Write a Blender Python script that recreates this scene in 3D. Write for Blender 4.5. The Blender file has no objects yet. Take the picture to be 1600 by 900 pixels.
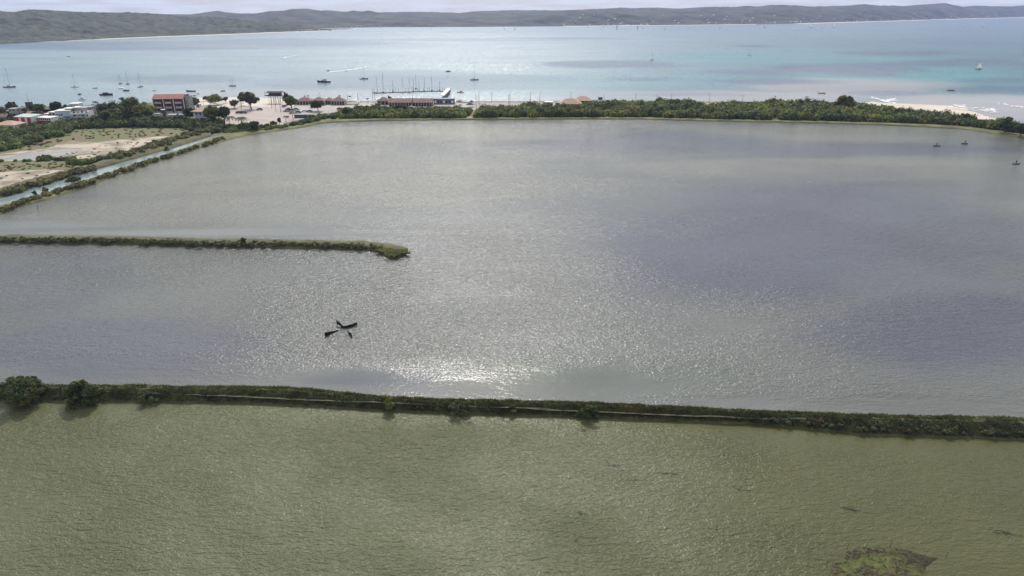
import bpy, math, random
import numpy as np
from mathutils import Vector, Matrix

sc = bpy.context.scene
COL = sc.collection
R = math.radians
# ------------------------------------------------------------------ camera
H = 66.0                      # drone height
F = 1066.0                    # focal length in photo pixels (1600 wide)
HOR = 14.0                    # row of the horizon
PITCH = math.atan((450 - HOR) / F)
cam_d = bpy.data.cameras.new('camera')
cam_d.sensor_width = 36.0
cam_d.lens = 36.0 * F / 1600.0
cam_d.clip_start = 0.5
cam_d.clip_end = 40000
cam = bpy.data.objects.new('camera', cam_d)
COL.objects.link(cam)
cam.location = (0, 0, H)
cam.rotation_euler = (R(90) - PITCH, 0, 0)
sc.camera = cam
# ------------------------------------------------------------------ light
SUN_EL, SUN_AZ = R(43), R(-5)
sun_dir = Vector((math.sin(SUN_AZ) * math.cos(SUN_EL), math.cos(SUN_AZ) * math.cos(SUN_EL), math.sin(SUN_EL)))
sd = bpy.data.lights.new('sun', 'SUN')
sd.energy = 3.4
sd.angle = R(0.6)
sd.color = (1.0, 0.95, 0.88)
sun = bpy.data.objects.new('sun', sd)
COL.objects.link(sun)
sun.rotation_euler = sun_dir.to_track_quat('Z', 'Y').to_euler()
sun.location = (0, 0, 200)

w = bpy.data.worlds.new('World')
sc.world = w
w.use_nodes = True
nt = w.node_tree
for n in list(nt.nodes): nt.nodes.remove(n)
def N(t, **k):
    n = nt.nodes.new(t)
    for a, b in k.items(): setattr(n, a, b)
    return n
out = N('ShaderNodeOutputWorld'); bg = N('ShaderNodeBackground')
sky = N('ShaderNodeTexSky', sky_type='NISHITA', sun_disc=False, sun_elevation=SUN_EL, sun_rotation=SUN_AZ, altitude=0, air_density=1.0, dust_density=1.2, ozone_density=1.5)
tc = N('ShaderNodeTexCoord')
sep = N('ShaderNodeSeparateXYZ'); nt.links.new(tc.outputs['Generated'], sep.inputs[0])
# project the view direction onto a flat cloud deck: clouds get smaller towards the horizon
mx = N('ShaderNodeMath', operation='MAXIMUM'); nt.links.new(sep.outputs['Z'], mx.inputs[0]); mx.inputs[1].default_value = 0.0
ad = N('ShaderNodeMath', operation='ADD'); nt.links.new(mx.outputs[0], ad.inputs[0]); ad.inputs[1].default_value = 0.09
dx = N('ShaderNodeMath', operation='DIVIDE'); nt.links.new(sep.outputs['X'], dx.inputs[0]); nt.links.new(ad.outputs[0], dx.inputs[1])
dy = N('ShaderNodeMath', operation='DIVIDE'); nt.links.new(sep.outputs['Y'], dy.inputs[0]); nt.links.new(ad.outputs[0], dy.inputs[1])
cb = N('ShaderNodeCombineXYZ'); nt.links.new(dx.outputs[0], cb.inputs[0]); nt.links.new(dy.outputs[0], cb.inputs[1])
cn = N('ShaderNodeTexNoise'); cn.inputs['Scale'].default_value = 1.15; cn.inputs['Detail'].default_value = 8; cn.inputs['Roughness'].default_value = 0.55
nt.links.new(cb.outputs[0], cn.inputs['Vector'])
cr = N('ShaderNodeValToRGB'); nt.links.new(cn.outputs[0], cr.inputs[0])
cr.color_ramp.elements[0].position = 0.36; cr.color_ramp.elements[1].position = 0.60
cr.color_ramp.elements[0].color = (0.10, 0.10, 0.10, 1); cr.color_ramp.elements[1].color = (0.95, 0.95, 0.95, 1)
cmul = N('ShaderNodeMix', data_type='RGBA'); nt.links.new(cr.outputs[0], cmul.inputs[0])
nt.links.new(sky.outputs[0], cmul.inputs[6]); cmul.inputs[7].default_value = (11.6, 11.9, 11.9, 1)
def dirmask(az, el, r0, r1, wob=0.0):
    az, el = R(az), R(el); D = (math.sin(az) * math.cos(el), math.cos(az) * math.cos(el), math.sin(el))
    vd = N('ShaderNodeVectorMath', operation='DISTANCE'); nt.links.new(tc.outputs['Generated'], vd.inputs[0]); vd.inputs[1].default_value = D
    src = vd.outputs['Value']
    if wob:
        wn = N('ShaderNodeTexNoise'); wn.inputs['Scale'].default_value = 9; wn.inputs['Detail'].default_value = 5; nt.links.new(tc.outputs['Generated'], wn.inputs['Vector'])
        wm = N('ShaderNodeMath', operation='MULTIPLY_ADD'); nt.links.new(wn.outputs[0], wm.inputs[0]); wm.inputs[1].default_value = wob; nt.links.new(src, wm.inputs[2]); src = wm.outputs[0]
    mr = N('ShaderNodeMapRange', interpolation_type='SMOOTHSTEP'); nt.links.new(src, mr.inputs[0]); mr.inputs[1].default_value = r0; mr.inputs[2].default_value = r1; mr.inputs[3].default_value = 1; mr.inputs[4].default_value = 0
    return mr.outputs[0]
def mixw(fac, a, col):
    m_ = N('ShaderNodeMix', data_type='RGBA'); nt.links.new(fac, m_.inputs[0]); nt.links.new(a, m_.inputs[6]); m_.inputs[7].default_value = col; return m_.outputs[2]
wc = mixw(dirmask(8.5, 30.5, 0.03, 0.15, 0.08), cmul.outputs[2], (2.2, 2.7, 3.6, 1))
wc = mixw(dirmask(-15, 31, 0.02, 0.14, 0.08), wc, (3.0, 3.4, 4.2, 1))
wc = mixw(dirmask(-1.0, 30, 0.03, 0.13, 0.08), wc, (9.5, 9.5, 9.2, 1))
hz = N('ShaderNodeMapRange', interpolation_type='SMOOTHSTEP'); nt.links.new(sep.outputs['Z'], hz.inputs[0]); hz.inputs[1].default_value = 0.0; hz.inputs[2].default_value = 0.10; hz.inputs[3].default_value = 0.45; hz.inputs[4].default_value = 0.0
hzc = N('ShaderNodeMath', operation='MULTIPLY'); nt.links.new(hz.outputs[0], hzc.inputs[0]); hzc.inputs[1].default_value = 1.0
wc = mixw(hzc.outputs[0], wc, (10.6, 11.4, 12.4, 1))
# bright veil of cloud around the sun
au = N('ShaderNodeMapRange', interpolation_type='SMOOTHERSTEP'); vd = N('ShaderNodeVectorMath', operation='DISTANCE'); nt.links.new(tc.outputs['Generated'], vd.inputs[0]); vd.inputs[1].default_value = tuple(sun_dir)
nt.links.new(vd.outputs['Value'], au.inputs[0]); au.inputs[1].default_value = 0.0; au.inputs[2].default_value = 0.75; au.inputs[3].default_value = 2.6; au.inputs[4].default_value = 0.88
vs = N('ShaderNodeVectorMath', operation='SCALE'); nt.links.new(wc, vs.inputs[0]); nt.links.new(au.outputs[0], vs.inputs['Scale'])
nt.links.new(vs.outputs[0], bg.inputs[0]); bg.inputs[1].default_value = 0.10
nt.links.new(bg.outputs[0], out.inputs[0])

sc.view_settings.view_transform = 'Standard'
sc.view_settings.look = 'None'
sc.view_settings.exposure = -0.10
sc.view_settings.gamma = 1
sc.render.engine = 'CYCLES'
sc.cycles.max_bounces = 5
sc.cycles.diffuse_bounces = 2
sc.cycles.glossy_bounces = 2
sc.cycles.transmission_bounces = 2
sc.cycles.volume_bounces = 1
sc.cycles.transparent_max_bounces = 6
sc.cycles.use_denoising = True
sc.cycles.sample_clamp_direct = 2.5

# ------------------------------------------------------------------ picture <-> place
CP, SP = math.cos(PITCH), math.sin(PITCH)
def G(px, py, z=0.0):                       # the ground point seen at a photo pixel
    u, v = (px - 800) / F, (450 - py) / F
    dy_, dz_ = CP + v * SP, v * CP - SP
    t = (z - H) / dz_
    return Vector((u * t, dy_ * t, z))
def S(py, z=0.0):                           # metres per photo pixel at that ground row
    p = G(800, py, z)
    return (p.y * CP + (H - z) * SP) / F
def ZAT(py, Y):                             # height seen at row py at distance Y
    v = (450 - py) / F
    t = Y / (CP + v * SP)
    return H + t * (v * CP - SP)
def interp(pts, x):
    xs = [p[0] for p in pts]; ys = [p[1] for p in pts]
    return np.interp(x, xs, ys)

# ------------------------------------------------------------------ numpy noise
def _hash(ix, iy, seed):
    h = (ix.astype(np.int64) * 374761393 + iy.astype(np.int64) * 668265263 + seed * 1442695041) & 0xffffffff
    h = ((h ^ (h >> 13)) * 1274126177) & 0xffffffff
    return ((h ^ (h >> 16)) & 0xffff) / 65535.0
def vnoise(x, y, seed=0):
    x = np.asarray(x, float); y = np.asarray(y, float)
    ix, iy = np.floor(x), np.floor(y)
    fx, fy = x - ix, y - iy
    fx = fx * fx * (3 - 2 * fx); fy = fy * fy * (3 - 2 * fy)
    a = _hash(ix, iy, seed); b = _hash(ix + 1, iy, seed); c = _hash(ix, iy + 1, seed); d = _hash(ix + 1, iy + 1, seed)
    return (a * (1 - fx) + b * fx) * (1 - fy) + (c * (1 - fx) + d * fx) * fy
def fbm(x, y, seed=0, octv=4):
    s = 0; a = 0.5; t = 0
    for i in range(octv):
        s = s + a * vnoise(x * 2 ** i, y * 2 ** i, seed + i * 17); t += a; a *= 0.5
    return s / t
def sstep(a, b, x):
    t = np.clip((x - a) / (b - a), 0, 1)
    return t * t * (3 - 2 * t)

# ------------------------------------------------------------------ materials
MATS = {}
def mat(name, col, rough=0.7, var=0.0, vscale=1.0, col2=None, metal=0.0, bump=0.0, bscale=5.0, attr=False, transl=0.0, lo=0.38, hi=0.62):
    if name in MATS: return MATS[name]
    m = bpy.data.materials.new(name); m.use_nodes = True
    t = m.node_tree; p = t.nodes['Principled BSDF']
    p.inputs['Roughness'].default_value = rough; p.inputs['Metallic'].default_value = metal
    L = t.links.new
    src = None
    tcn = t.nodes.new('ShaderNodeTexCoord')
    if col2 is not None or var > 0:
        c2 = col2 if col2 is not None else tuple(c * (1 - var) for c in col)
        c1 = col if col2 is not None else tuple(c * (1 + var) for c in col)
        nz = t.nodes.new('ShaderNodeTexNoise'); nz.inputs['Scale'].default_value = vscale; nz.inputs['Detail'].default_value = 5; nz.inputs['Roughness'].default_value = 0.6
        L(tcn.outputs['Object'], nz.inputs['Vector'])
        rp = t.nodes.new('ShaderNodeValToRGB'); L(nz.outputs[0], rp.inputs[0])
        rp.color_ramp.elements[0].position = lo; rp.color_ramp.elements[1].position = hi
        rp.color_ramp.elements[0].color = (*c2, 1); rp.color_ramp.elements[1].color = (*c1, 1)
        src = rp.outputs[0]
    if attr:
        at = t.nodes.new('ShaderNodeAttribute'); at.attribute_name = 'col'
        if src is None: src = at.outputs['Color']
        else:
            mm = t.nodes.new('ShaderNodeMix'); mm.data_type = 'RGBA'; mm.blend_type = 'MULTIPLY'; mm.inputs[0].default_value = 1
            L(src, mm.inputs[6]); L(at.outputs['Color'], mm.inputs[7]); src = mm.outputs[2]
    if src is None: p.inputs['Base Color'].default_value = (*col, 1)
    else: L(src, p.inputs['Base Color'])
    if bump > 0:
        bn = t.nodes.new('ShaderNodeTexNoise'); bn.inputs['Scale'].default_value = bscale; bn.inputs['Detail'].default_value = 4
        L(tcn.outputs['Object'], bn.inputs['Vector'])
        bp = t.nodes.new('ShaderNodeBump'); bp.inputs['Distance'].default_value = bump; L(bn.outputs[0], bp.inputs['Height']); L(bp.outputs[0], p.inputs['Normal'])
    if transl > 0:
        tr = t.nodes.new('ShaderNodeBsdfTranslucent'); mixs = t.nodes.new('ShaderNodeMixShader'); mixs.inputs[0].default_value = transl
        if src is None: tr.inputs[0].default_value = (*col, 1)
        else: L(src, tr.inputs[0])
        L(p.outputs[0], mixs.inputs[1]); L(tr.outputs[0], mixs.inputs[2]); L(mixs.outputs[0], t.nodes['Material Output'].inputs[0])
    MATS[name] = m
    return m

def water_mat(name, wl, amp, rough, crest=(-8, 0.34), fine=0.35, patch=0.0, spec=0.5, facet=(0.7, 0.9, 0.30)):
    """turbid water: base colour attribute 'col', wind-ripple attribute 'rip' (r = ripple height, g = extra roughness)"""
    m = bpy.data.materials.new(name); m.use_nodes = True
    t = m.node_tree; p = t.nodes['Principled BSDF']; L = t.links.new
    p.inputs['IOR'].default_value = 1.33; p.inputs['Specular IOR Level'].default_value = spec
    at = t.nodes.new('ShaderNodeAttribute'); at.attribute_name = 'col'; L(at.outputs['Color'], p.inputs['Base Color'])
    ar = t.nodes.new('ShaderNodeAttribute'); ar.attribute_name = 'rip'
    sp_ = t.nodes.new('ShaderNodeSeparateColor'); L(ar.outputs['Color'], sp_.inputs[0])
    tcn = t.nodes.new('ShaderNodeTexCoord')
    def layer(rot, stretch, lam, detail, seed, dist=0.0):
        mp = t.nodes.new('ShaderNodeMapping'); mp.inputs['Rotation'].default_value = (0, 0, R(rot)); mp.inputs['Scale'].default_value = (stretch / lam, 1 / lam, 1)
        mp.inputs['Location'].default_value = (seed * 7.3, seed * 3.1, seed)
        L(tcn.outputs['Object'], mp.inputs['Vector'])
        n = t.nodes.new('ShaderNodeTexNoise'); n.inputs['Scale'].default_value = 1.0; n.inputs['Detail'].default_value = detail; n.inputs['Distortion'].default_value = dist
        n.inputs['Roughness'].default_value = 0.5
        L(mp.outputs[0], n.inputs['Vector']); return n.outputs[0]
    def math_(op, a, b):
        n = t.nodes.new('ShaderNodeMath'); n.operation = op
        for i, v in enumerate((a, b)):
            if isinstance(v, (int, float)): n.inputs[i].default_value = v
            else: L(v, n.inputs[i])
        return n.outputs[0]
    a = layer(crest[0], crest[1], wl, 2, 1, 0.3)
    b = layer(crest[0] + 34, crest[1] * 1.3, wl * 0.6, 2, 2, 0.2)
    c = layer(crest[0] - 22, 0.6, wl * 0.24, 1, 3)
    h = math_('ADD', a, math_('MULTIPLY', b, 0.55)); h = math_('ADD', h, math_('MULTIPLY', c, fine))
    h = math_('MULTIPLY', h, sp_.outputs[0])
    bp = t.nodes.new('ShaderNodeBump'); bp.inputs['Distance'].default_value = amp; bp.inputs['Strength'].default_value = 1.0
    L(h, bp.inputs['Height'])
    # small wave facets, each with its own slope: the ones that face the sun flash
    mp = t.nodes.new('ShaderNodeMapping'); mp.inputs['Rotation'].default_value = (0, 0, R(crest[0])); mp.inputs['Scale'].default_value = (1 / facet[0], 1 / facet[1], 1)
    L(tcn.outputs['Object'], mp.inputs['Vector'])
    vo = t.nodes.new('ShaderNodeTexVoronoi'); vo.inputs['Scale'].default_value = 1.0; L(mp.outputs[0], vo.inputs['Vector'])
    vs_ = t.nodes.new('ShaderNodeSeparateColor'); L(vo.outputs['Color'], vs_.inputs[0])
    sx = math_('MULTIPLY', math_('MULTIPLY', math_('SUBTRACT', vs_.outputs[0], vs_.outputs[2]), facet[2]), sp_.outputs[2])
    sy = math_('MULTIPLY', math_('MULTIPLY', math_('SUBTRACT', vs_.outputs[1], 0.5), facet[2] * 2.0), sp_.outputs[2])
    cv = t.nodes.new('ShaderNodeCombineXYZ'); L(sx, cv.inputs[0]); L(sy, cv.inputs[1])
    va = t.nodes.new('ShaderNodeVectorMath'); va.operation = 'ADD'; L(bp.outputs[0], va.inputs[0]); L(cv.outputs[0], va.inputs[1])
    vn = t.nodes.new('ShaderNodeVectorMath'); vn.operation = 'NORMALIZE'; L(va.outputs[0], vn.inputs[0]); L(vn.outputs[0], p.inputs['Normal'])
    L(math_('ADD', math_('MULTIPLY', sp_.outputs[1], 1.0), rough), p.inputs['Roughness'])
    MATS[name] = m
    return m

# ------------------------------------------------------------------ mesh helper
class MB:
    def __init__(s): s.v = []; s.f = []; s.mi = []; s.c = []; s.m = 0; s.usec = False
    def add(s, vs, fs, c=None):
        o = len(s.v); s.v.extend([tuple(x) for x in vs]); s.f.extend([tuple(i + o for i in q) for q in fs]); s.mi.extend([s.m] * len(fs))
    def box(s, x0, y0, z0, x1, y1, z1, tp=1.0):
        cx, cy = (x0 + x1) / 2, (y0 + y1) / 2
        a = [(x0, y0, z0), (x1, y0, z0), (x1, y1, z0), (x0, y1, z0)]
        b = [(cx + (x - cx) * tp, cy + (y - cy) * tp, z1) for x, y, _ in a]
        s.add(a + b, [(3, 2, 1, 0), (4, 5, 6, 7), (0, 1, 5, 4), (1, 2, 6, 5), (2, 3, 7, 6), (3, 0, 4, 7)])
    def tube(s, p0, p1, r0, r1=None, n=6):
        r1 = r0 if r1 is None else r1
        p0, p1 = Vector(p0), Vector(p1); d = (p1 - p0)
        if d.length < 1e-6: return
        q = d.normalized(); a = q.orthogonal().normalized(); b = q.cross(a)
        vs = []
        for p, r in ((p0, r0), (p1, r1)):
            for i in range(n):
                t = 2 * math.pi * i / n
                vs.append(p + a * (r * math.cos(t)) + b * (r * math.sin(t)))
        s.add(vs, [(i, (i + 1) % n, n + (i + 1) % n, n + i) for i in range(n)] + [tuple(range(n))[::-1], tuple(range(n, 2 * n))])
    def path(s, pts, rs, n=6):
        for i in range(len(pts) - 1): s.tube(pts[i], pts[i + 1], rs[i], rs[i + 1], n)
    def prism(s, poly, z0, z1):
        n = len(poly)
        s.add([(x, y, z0) for x, y in poly] + [(x, y, z1) for x, y in poly], [tuple(range(n))[::-1], tuple(range(n, 2 * n))] + [(i, (i + 1) % n, n + (i + 1) % n, n + i) for i in range(n)])
    def gable(s, x0, y0, x1, y1, z, h, ov=0.4, axis='x', th=0.18):
        x0 -= ov; x1 += ov; y0 -= ov; y1 += ov
        if axis == 'x':
            ym = (y0 + y1) / 2; b = [(x0, y0, z), (x0, ym, z + h), (x0, y1, z)]; e = [(x1, y, zz) for _, y, zz in b]
        else:
            xm = (x0 + x1) / 2; b = [(x0, y0, z), (xm, y0, z + h), (x1, y0, z)]; e = [(x, y1, zz) for x, _, zz in b]
        lo = [(p[0], p[1], p[2] - th) for p in b + e]
        vs = b + e + lo
        s.add(vs, [(0, 1, 4, 3), (1, 2, 5, 4), (6, 9, 10, 7), (7, 10, 11, 8), (0, 6, 7, 1), (1, 7, 8, 2), (3, 4, 10, 9), (4, 5, 11, 10), (0, 3, 9, 6), (2, 8, 11, 5)])
    def hip(s, x0, y0, x1, y1, z, h, ov=0.4, th=0.18):
        x0 -= ov; x1 += ov; y0 -= ov; y1 += ov
        k = min(x1 - x0, y1 - y0) / 2 * 0.95
        if (x1 - x0) >= (y1 - y0): r = [(x0 + k, (y0 + y1) / 2, z + h), (x1 - k, (y0 + y1) / 2, z + h)]; fs = [(0, 1, 5, 4), (1, 2, 5), (2, 3, 4, 5), (3, 0, 4)]
        else: r = [((x0 + x1) / 2, y0 + k, z + h), ((x0 + x1) / 2, y1 - k, z + h)]; fs = [(0, 1, 4), (1, 2, 5, 4), (2, 3, 5), (3, 0, 4, 5)]
        b = [(x0, y0, z), (x1, y0, z), (x1, y1, z), (x0, y1, z)]
        lo = [(x, y, z - th) for x, y, _ in b]
        s.add(b + r + lo, fs + [(0, 6, 7, 1), (1, 7, 8, 2), (2, 8, 9, 3), (3, 9, 6, 0), (9, 8, 7, 6)])
    def blob(s, c, r, seed=0, n=10, m=7, rough=0.25):
        rg = random.Random(seed); vs = []; fs = []
        for j in range(m + 1):
            ph = math.pi * j / m
            for i in range(n):
                th = 2 * math.pi * i / n; k = 1 + rg.uniform(-rough, rough)
                vs.append((c[0] + r[0] * k * math.sin(ph) * math.cos(th), c[1] + r[1] * k * math.sin(ph) * math.sin(th), c[2] + r[2] * k * math.cos(ph)))
        for j in range(m):
            for i in range(n): fs.append((j * n + i, j * n + (i + 1) % n, (j + 1) * n + (i + 1) % n, (j + 1) * n + i)[::-1])
        s.add(vs, fs)
    def build(s, name, mats, parent=None, smooth=False):
        me = bpy.data.meshes.new(name)
        me.from_pydata(s.v, [], s.f)
        if not isinstance(mats, (list, tuple)): mats = [mats]
        for mm in mats: me.materials.append(mm)
        if len(mats) > 1: me.polygons.foreach_set('material_index', s.mi)
        if smooth: me.polygons.foreach_set('use_smooth', [True] * len(me.polygons))
        me.update()
        o = bpy.data.objects.new(name, me); COL.objects.link(o); o.parent = parent
        return o

def tag(o, label=None, cat=None, group=None, kind=None):
    if label: o['label'] = label
    if cat: o['category'] = cat
    if group: o['group'] = group
    if kind: o['kind'] = kind
    return o
def thing(name, label, cat, loc=(0, 0, 0), rz=0.0, group=None):
    o = bpy.data.objects.new(name, None); COL.objects.link(o); o.empty_display_size = 0.5
    o.location = loc; o.rotation_euler = (0, 0, rz); return tag(o, label, cat, group)
def dup(src, loc, rz=0.0, label=None, group=None, scale=1.0):
    def cp(o, par):
        c = o.copy(); COL.objects.link(c); c.parent = par
        for ch in list(o.children): cp(ch, c)
        return c
    r = cp(src, None); r.location = loc; r.rotation_euler = (0, 0, rz); r.scale = (scale,) * 3 if not hasattr(scale, '__len__') else scale
    if label: r['label'] = label
    if group: r['group'] = group
    return r

def np_mesh(name, V, Fq, mats, attrs=None, smooth=False, parent=None, n=4):
    """mesh from numpy arrays: V (k,3), Fq (f,n)"""
    me = bpy.data.meshes.new(name)
    me.vertices.add(len(V)); me.vertices.foreach_set('co', np.asarray(V, np.float32).ravel())
    nf = len(Fq); me.loops.add(nf * n); me.loops.foreach_set('vertex_index', np.asarray(Fq, np.int32).ravel())
    me.polygons.add(nf); me.polygons.foreach_set('loop_start', np.arange(0, nf * n, n, dtype=np.int32))
    if smooth: me.polygons.foreach_set('use_smooth', np.ones(nf, bool))
    me.update(calc_edges=True)
    for k, a in (attrs or {}).items():
        at = me.color_attributes.new(k, 'FLOAT_COLOR', 'POINT')
        c = np.ones((len(V), 4), np.float32); c[:, :3] = a
        at.data.foreach_set('color', c.ravel())
    for mm in (mats if isinstance(mats, (list, tuple)) else [mats]): me.materials.append(mm)
    o = bpy.data.objects.new(name, me); COL.objects.link(o); o.parent = parent
    return o
def grid_faces(nu, nv):
    i = np.arange(nu - 1)[:, None] * nv + np.arange(nv - 1)[None, :]
    i = i.ravel()
    return np.stack([i, i + nv, i + nv + 1, i + 1], 1)

# ------------------------------------------------------------------ plain materials
M_white = mat('white_paint', (0.74, 0.74, 0.72), 0.6, var=0.08, vscale=0.5)
M_cream = mat('cream_render', (0.55, 0.50, 0.42), 0.8, var=0.12, vscale=0.4)
M_grey = mat('grey_concrete', (0.30, 0.30, 0.30), 0.85, var=0.18, vscale=0.5)
M_dgrey = mat('dark_grey', (0.07, 0.075, 0.09), 0.6, var=0.2, vscale=1)
M_black = mat('black_rubber', (0.012, 0.012, 0.014), 0.6)
M_glass = mat('window_glass', (0.02, 0.025, 0.035), 0.12)
M_tile = mat('terracotta_tiles', (0.27, 0.13, 0.11), 0.85, col2=(0.16, 0.085, 0.075), vscale=0.9)
M_tileold = mat('weathered_tiles', (0.30, 0.20, 0.16), 0.9, col2=(0.14, 0.10, 0.09), vscale=0.7)
M_tilepink = mat('pale_pink_tiles', (0.50, 0.34, 0.27), 0.85, col2=(0.45, 0.28, 0.22), vscale=0.8)
M_maroon = mat('maroon_render', (0.12, 0.050, 0.068), 0.7, var=0.15, vscale=0.6)
M_red = mat('crimson_paint', (0.32, 0.02, 0.06), 0.6, var=0.15, vscale=0.7)
M_blue = mat('blue_paint', (0.10, 0.16, 0.36), 0.6, var=0.15, vscale=0.7)
M_pblue = mat('pale_blue_render', (0.40, 0.47, 0.60), 0.75, var=0.1, vscale=0.5)
M_navy = mat('navy_hull', (0.015, 0.022, 0.05), 0.35)
M_hullw = mat('white_gelcoat', (0.75, 0.76, 0.77), 0.3)
M_hullr = mat('red_hull', (0.35, 0.05, 0.04), 0.5)
M_wood = mat('grey_wood', (0.20, 0.16, 0.12), 0.85, var=0.25, vscale=2)
M_dwood = mat('dark_wood', (0.045, 0.035, 0.028), 0.85, var=0.25, vscale=2)
M_alu = mat('aluminium', (0.10, 0.105, 0.115), 0.5, metal=0.2)
M_sail = mat('sail_cloth', (0.85, 0.85, 0.83), 0.8, transl=0.55)
M_sailc = mat('furled_sail_cover', (0.03, 0.05, 0.12), 0.8)
M_thatch = mat('dark_thatch', (0.055, 0.05, 0.045), 0.95, var=0.3, vscale=2)
M_net = mat('black_netting', (0.006, 0.006, 0.008), 0.95)
M_bark = mat('bark', (0.11, 0.085, 0.065), 0.9, var=0.3, vscale=3)
M_mud = mat('mud', (0.10, 0.08, 0.055), 0.9, var=0.3, vscale=1.5)
M_sand = mat('beach_sand', (0.55, 0.49, 0.42), 0.9, var=0.08, vscale=0.15)
def leaf_mat(name, c1, c2, sc_=0.25): return mat(name, c1, 0.75, col2=c2, vscale=sc_, attr=True, transl=0.22)
L_mangrove = leaf_mat('mangrove_leaves', (0.19, 0.22, 0.05), (0.06, 0.085, 0.028), 0.045)
L_dark = leaf_mat('dark_leaves', (0.09, 0.115, 0.035), (0.04, 0.058, 0.02), 0.2)
L_mid = leaf_mat('mid_leaves', (0.15, 0.19, 0.05), (0.07, 0.10, 0.03), 0.2)
L_light = leaf_mat('light_leaves', (0.22, 0.25, 0.06), (0.12, 0.15, 0.04), 0.3)
L_olive = leaf_mat('olive_leaves', (0.20, 0.19, 0.07), (0.10, 0.105, 0.045), 0.2)
L_grass = leaf_mat('grass_blades', (0.12, 0.15, 0.04), (0.075, 0.085, 0.03), 0.4)
L_core = mat('shaded_twigs', (0.018, 0.026, 0.01), 0.95)

# ------------------------------------------------------------------ foliage generators (numpy)
rng = np.random.default_rng(11)
def leaves(centres, radii, n_each, size, flat=0.25, tint=0.35, zmin=None):
    """leaf-clump quads scattered over many ellipsoid shells; centres (k,3) radii (k,3)"""
    centres = np.asarray(centres, float); radii = np.asarray(radii, float)
    k = len(centres); n = k * n_each
    d = rng.normal(size=(n, 3)); d /= np.linalg.norm(d, axis=1)[:, None]
    d[:, 2] = np.where(d[:, 2] < -0.35, -d[:, 2], d[:, 2])
    rr = rng.uniform(0.72, 1.08, n)[:, None]
    idx = np.repeat(np.arange(k), n_each)
    P = centres[idx] + d * radii[idx] * rr
    nrm = d + rng.normal(size=(n, 3)) * 0.75; nrm[:, 2] += flat
    nrm /= np.linalg.norm(nrm, axis=1)[:, None]
    a = np.cross(nrm, rng.normal(size=(n, 3))); a /= np.linalg.norm(a, axis=1)[:, None]
    b = np.cross(nrm, a)
    s1 = (size * rng.uniform(0.55, 1.3, n))[:, None]; s2 = s1 * rng.uniform(0.5, 0.95, n)[:, None]
    Q = np.stack([P - a * s1, P - b * s2, P + a * s1, P + b * s2], 1).reshape(-1, 3)
    if zmin is not None: Q[:, 2] = np.maximum(Q[:, 2], zmin)
    ctint = rng.uniform(1 - tint, 1 + tint, k)[idx] * rng.uniform(0.8, 1.2, n)
    warm = rng.normal(0, 0.14, k)[idx]
    warm = np.clip(warm, -0.12, 0.4); C = np.stack([ctint * (1 + warm * 1.5), ctint, ctint * (0.95 - np.abs(warm))], 1)
    C = np.repeat(C, 4, axis=0)
    Fq = np.arange(n * 4).reshape(n, 4)
    return Q, Fq, C
def merge(parts):
    V = []; Fc = []; C = []; o = 0
    for v, f, c in parts: V.append(v); Fc.append(f + o); C.append(c); o += len(v)
    return np.concatenate(V), np.concatenate(Fc), np.concatenate(C)
def blobs_np(centres, radii, n=8, m=5):
    """many low ellipsoids as a solid inside for the leaf shells"""
    th = np.arange(n) * 2 * np.pi / n; ph = np.linspace(0.02, np.pi * 0.98, m)
    u = np.stack([np.outer(np.sin(ph), np.cos(th)), np.outer(np.sin(ph), np.sin(th)), np.outer(np.cos(ph), np.ones(n))], -1).reshape(-1, 3)
    k = len(centres); V = (np.asarray(centres)[:, None] + u[None] * np.asarray(radii)[:, None] * 0.8).reshape(-1, 3)
    f = []
    for j in range(m - 1):
        for i in range(n): f.append((j * n + i, (j + 1) * n + i, (j + 1) * n + (i + 1) % n, j * n + (i + 1) % n))
    f = np.array(f); Fq = (f[None] + (np.arange(k) * n * m)[:, None, None]).reshape(-1, 4)
    return V, Fq, np.full((len(V), 3), 0.35)

def thicket(name, label, cat, spots, leafm, n_each=90, leaf=0.5, kind='stuff', group=None, tint=0.35):
    """spots: list (x, y, z, rx, ry, rz)"""
    s = np.array(spots); c = s[:, :3]; r = s[:, 3:]
    P = [leaves(c, r, n_each, leaf, tint=tint), blobs_np(c, r)]
    V, Fq, C = merge(P)
    o = np_mesh(name, V, Fq, leafm, {'col': C})
    return tag(o, label, cat, group, kind)

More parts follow.
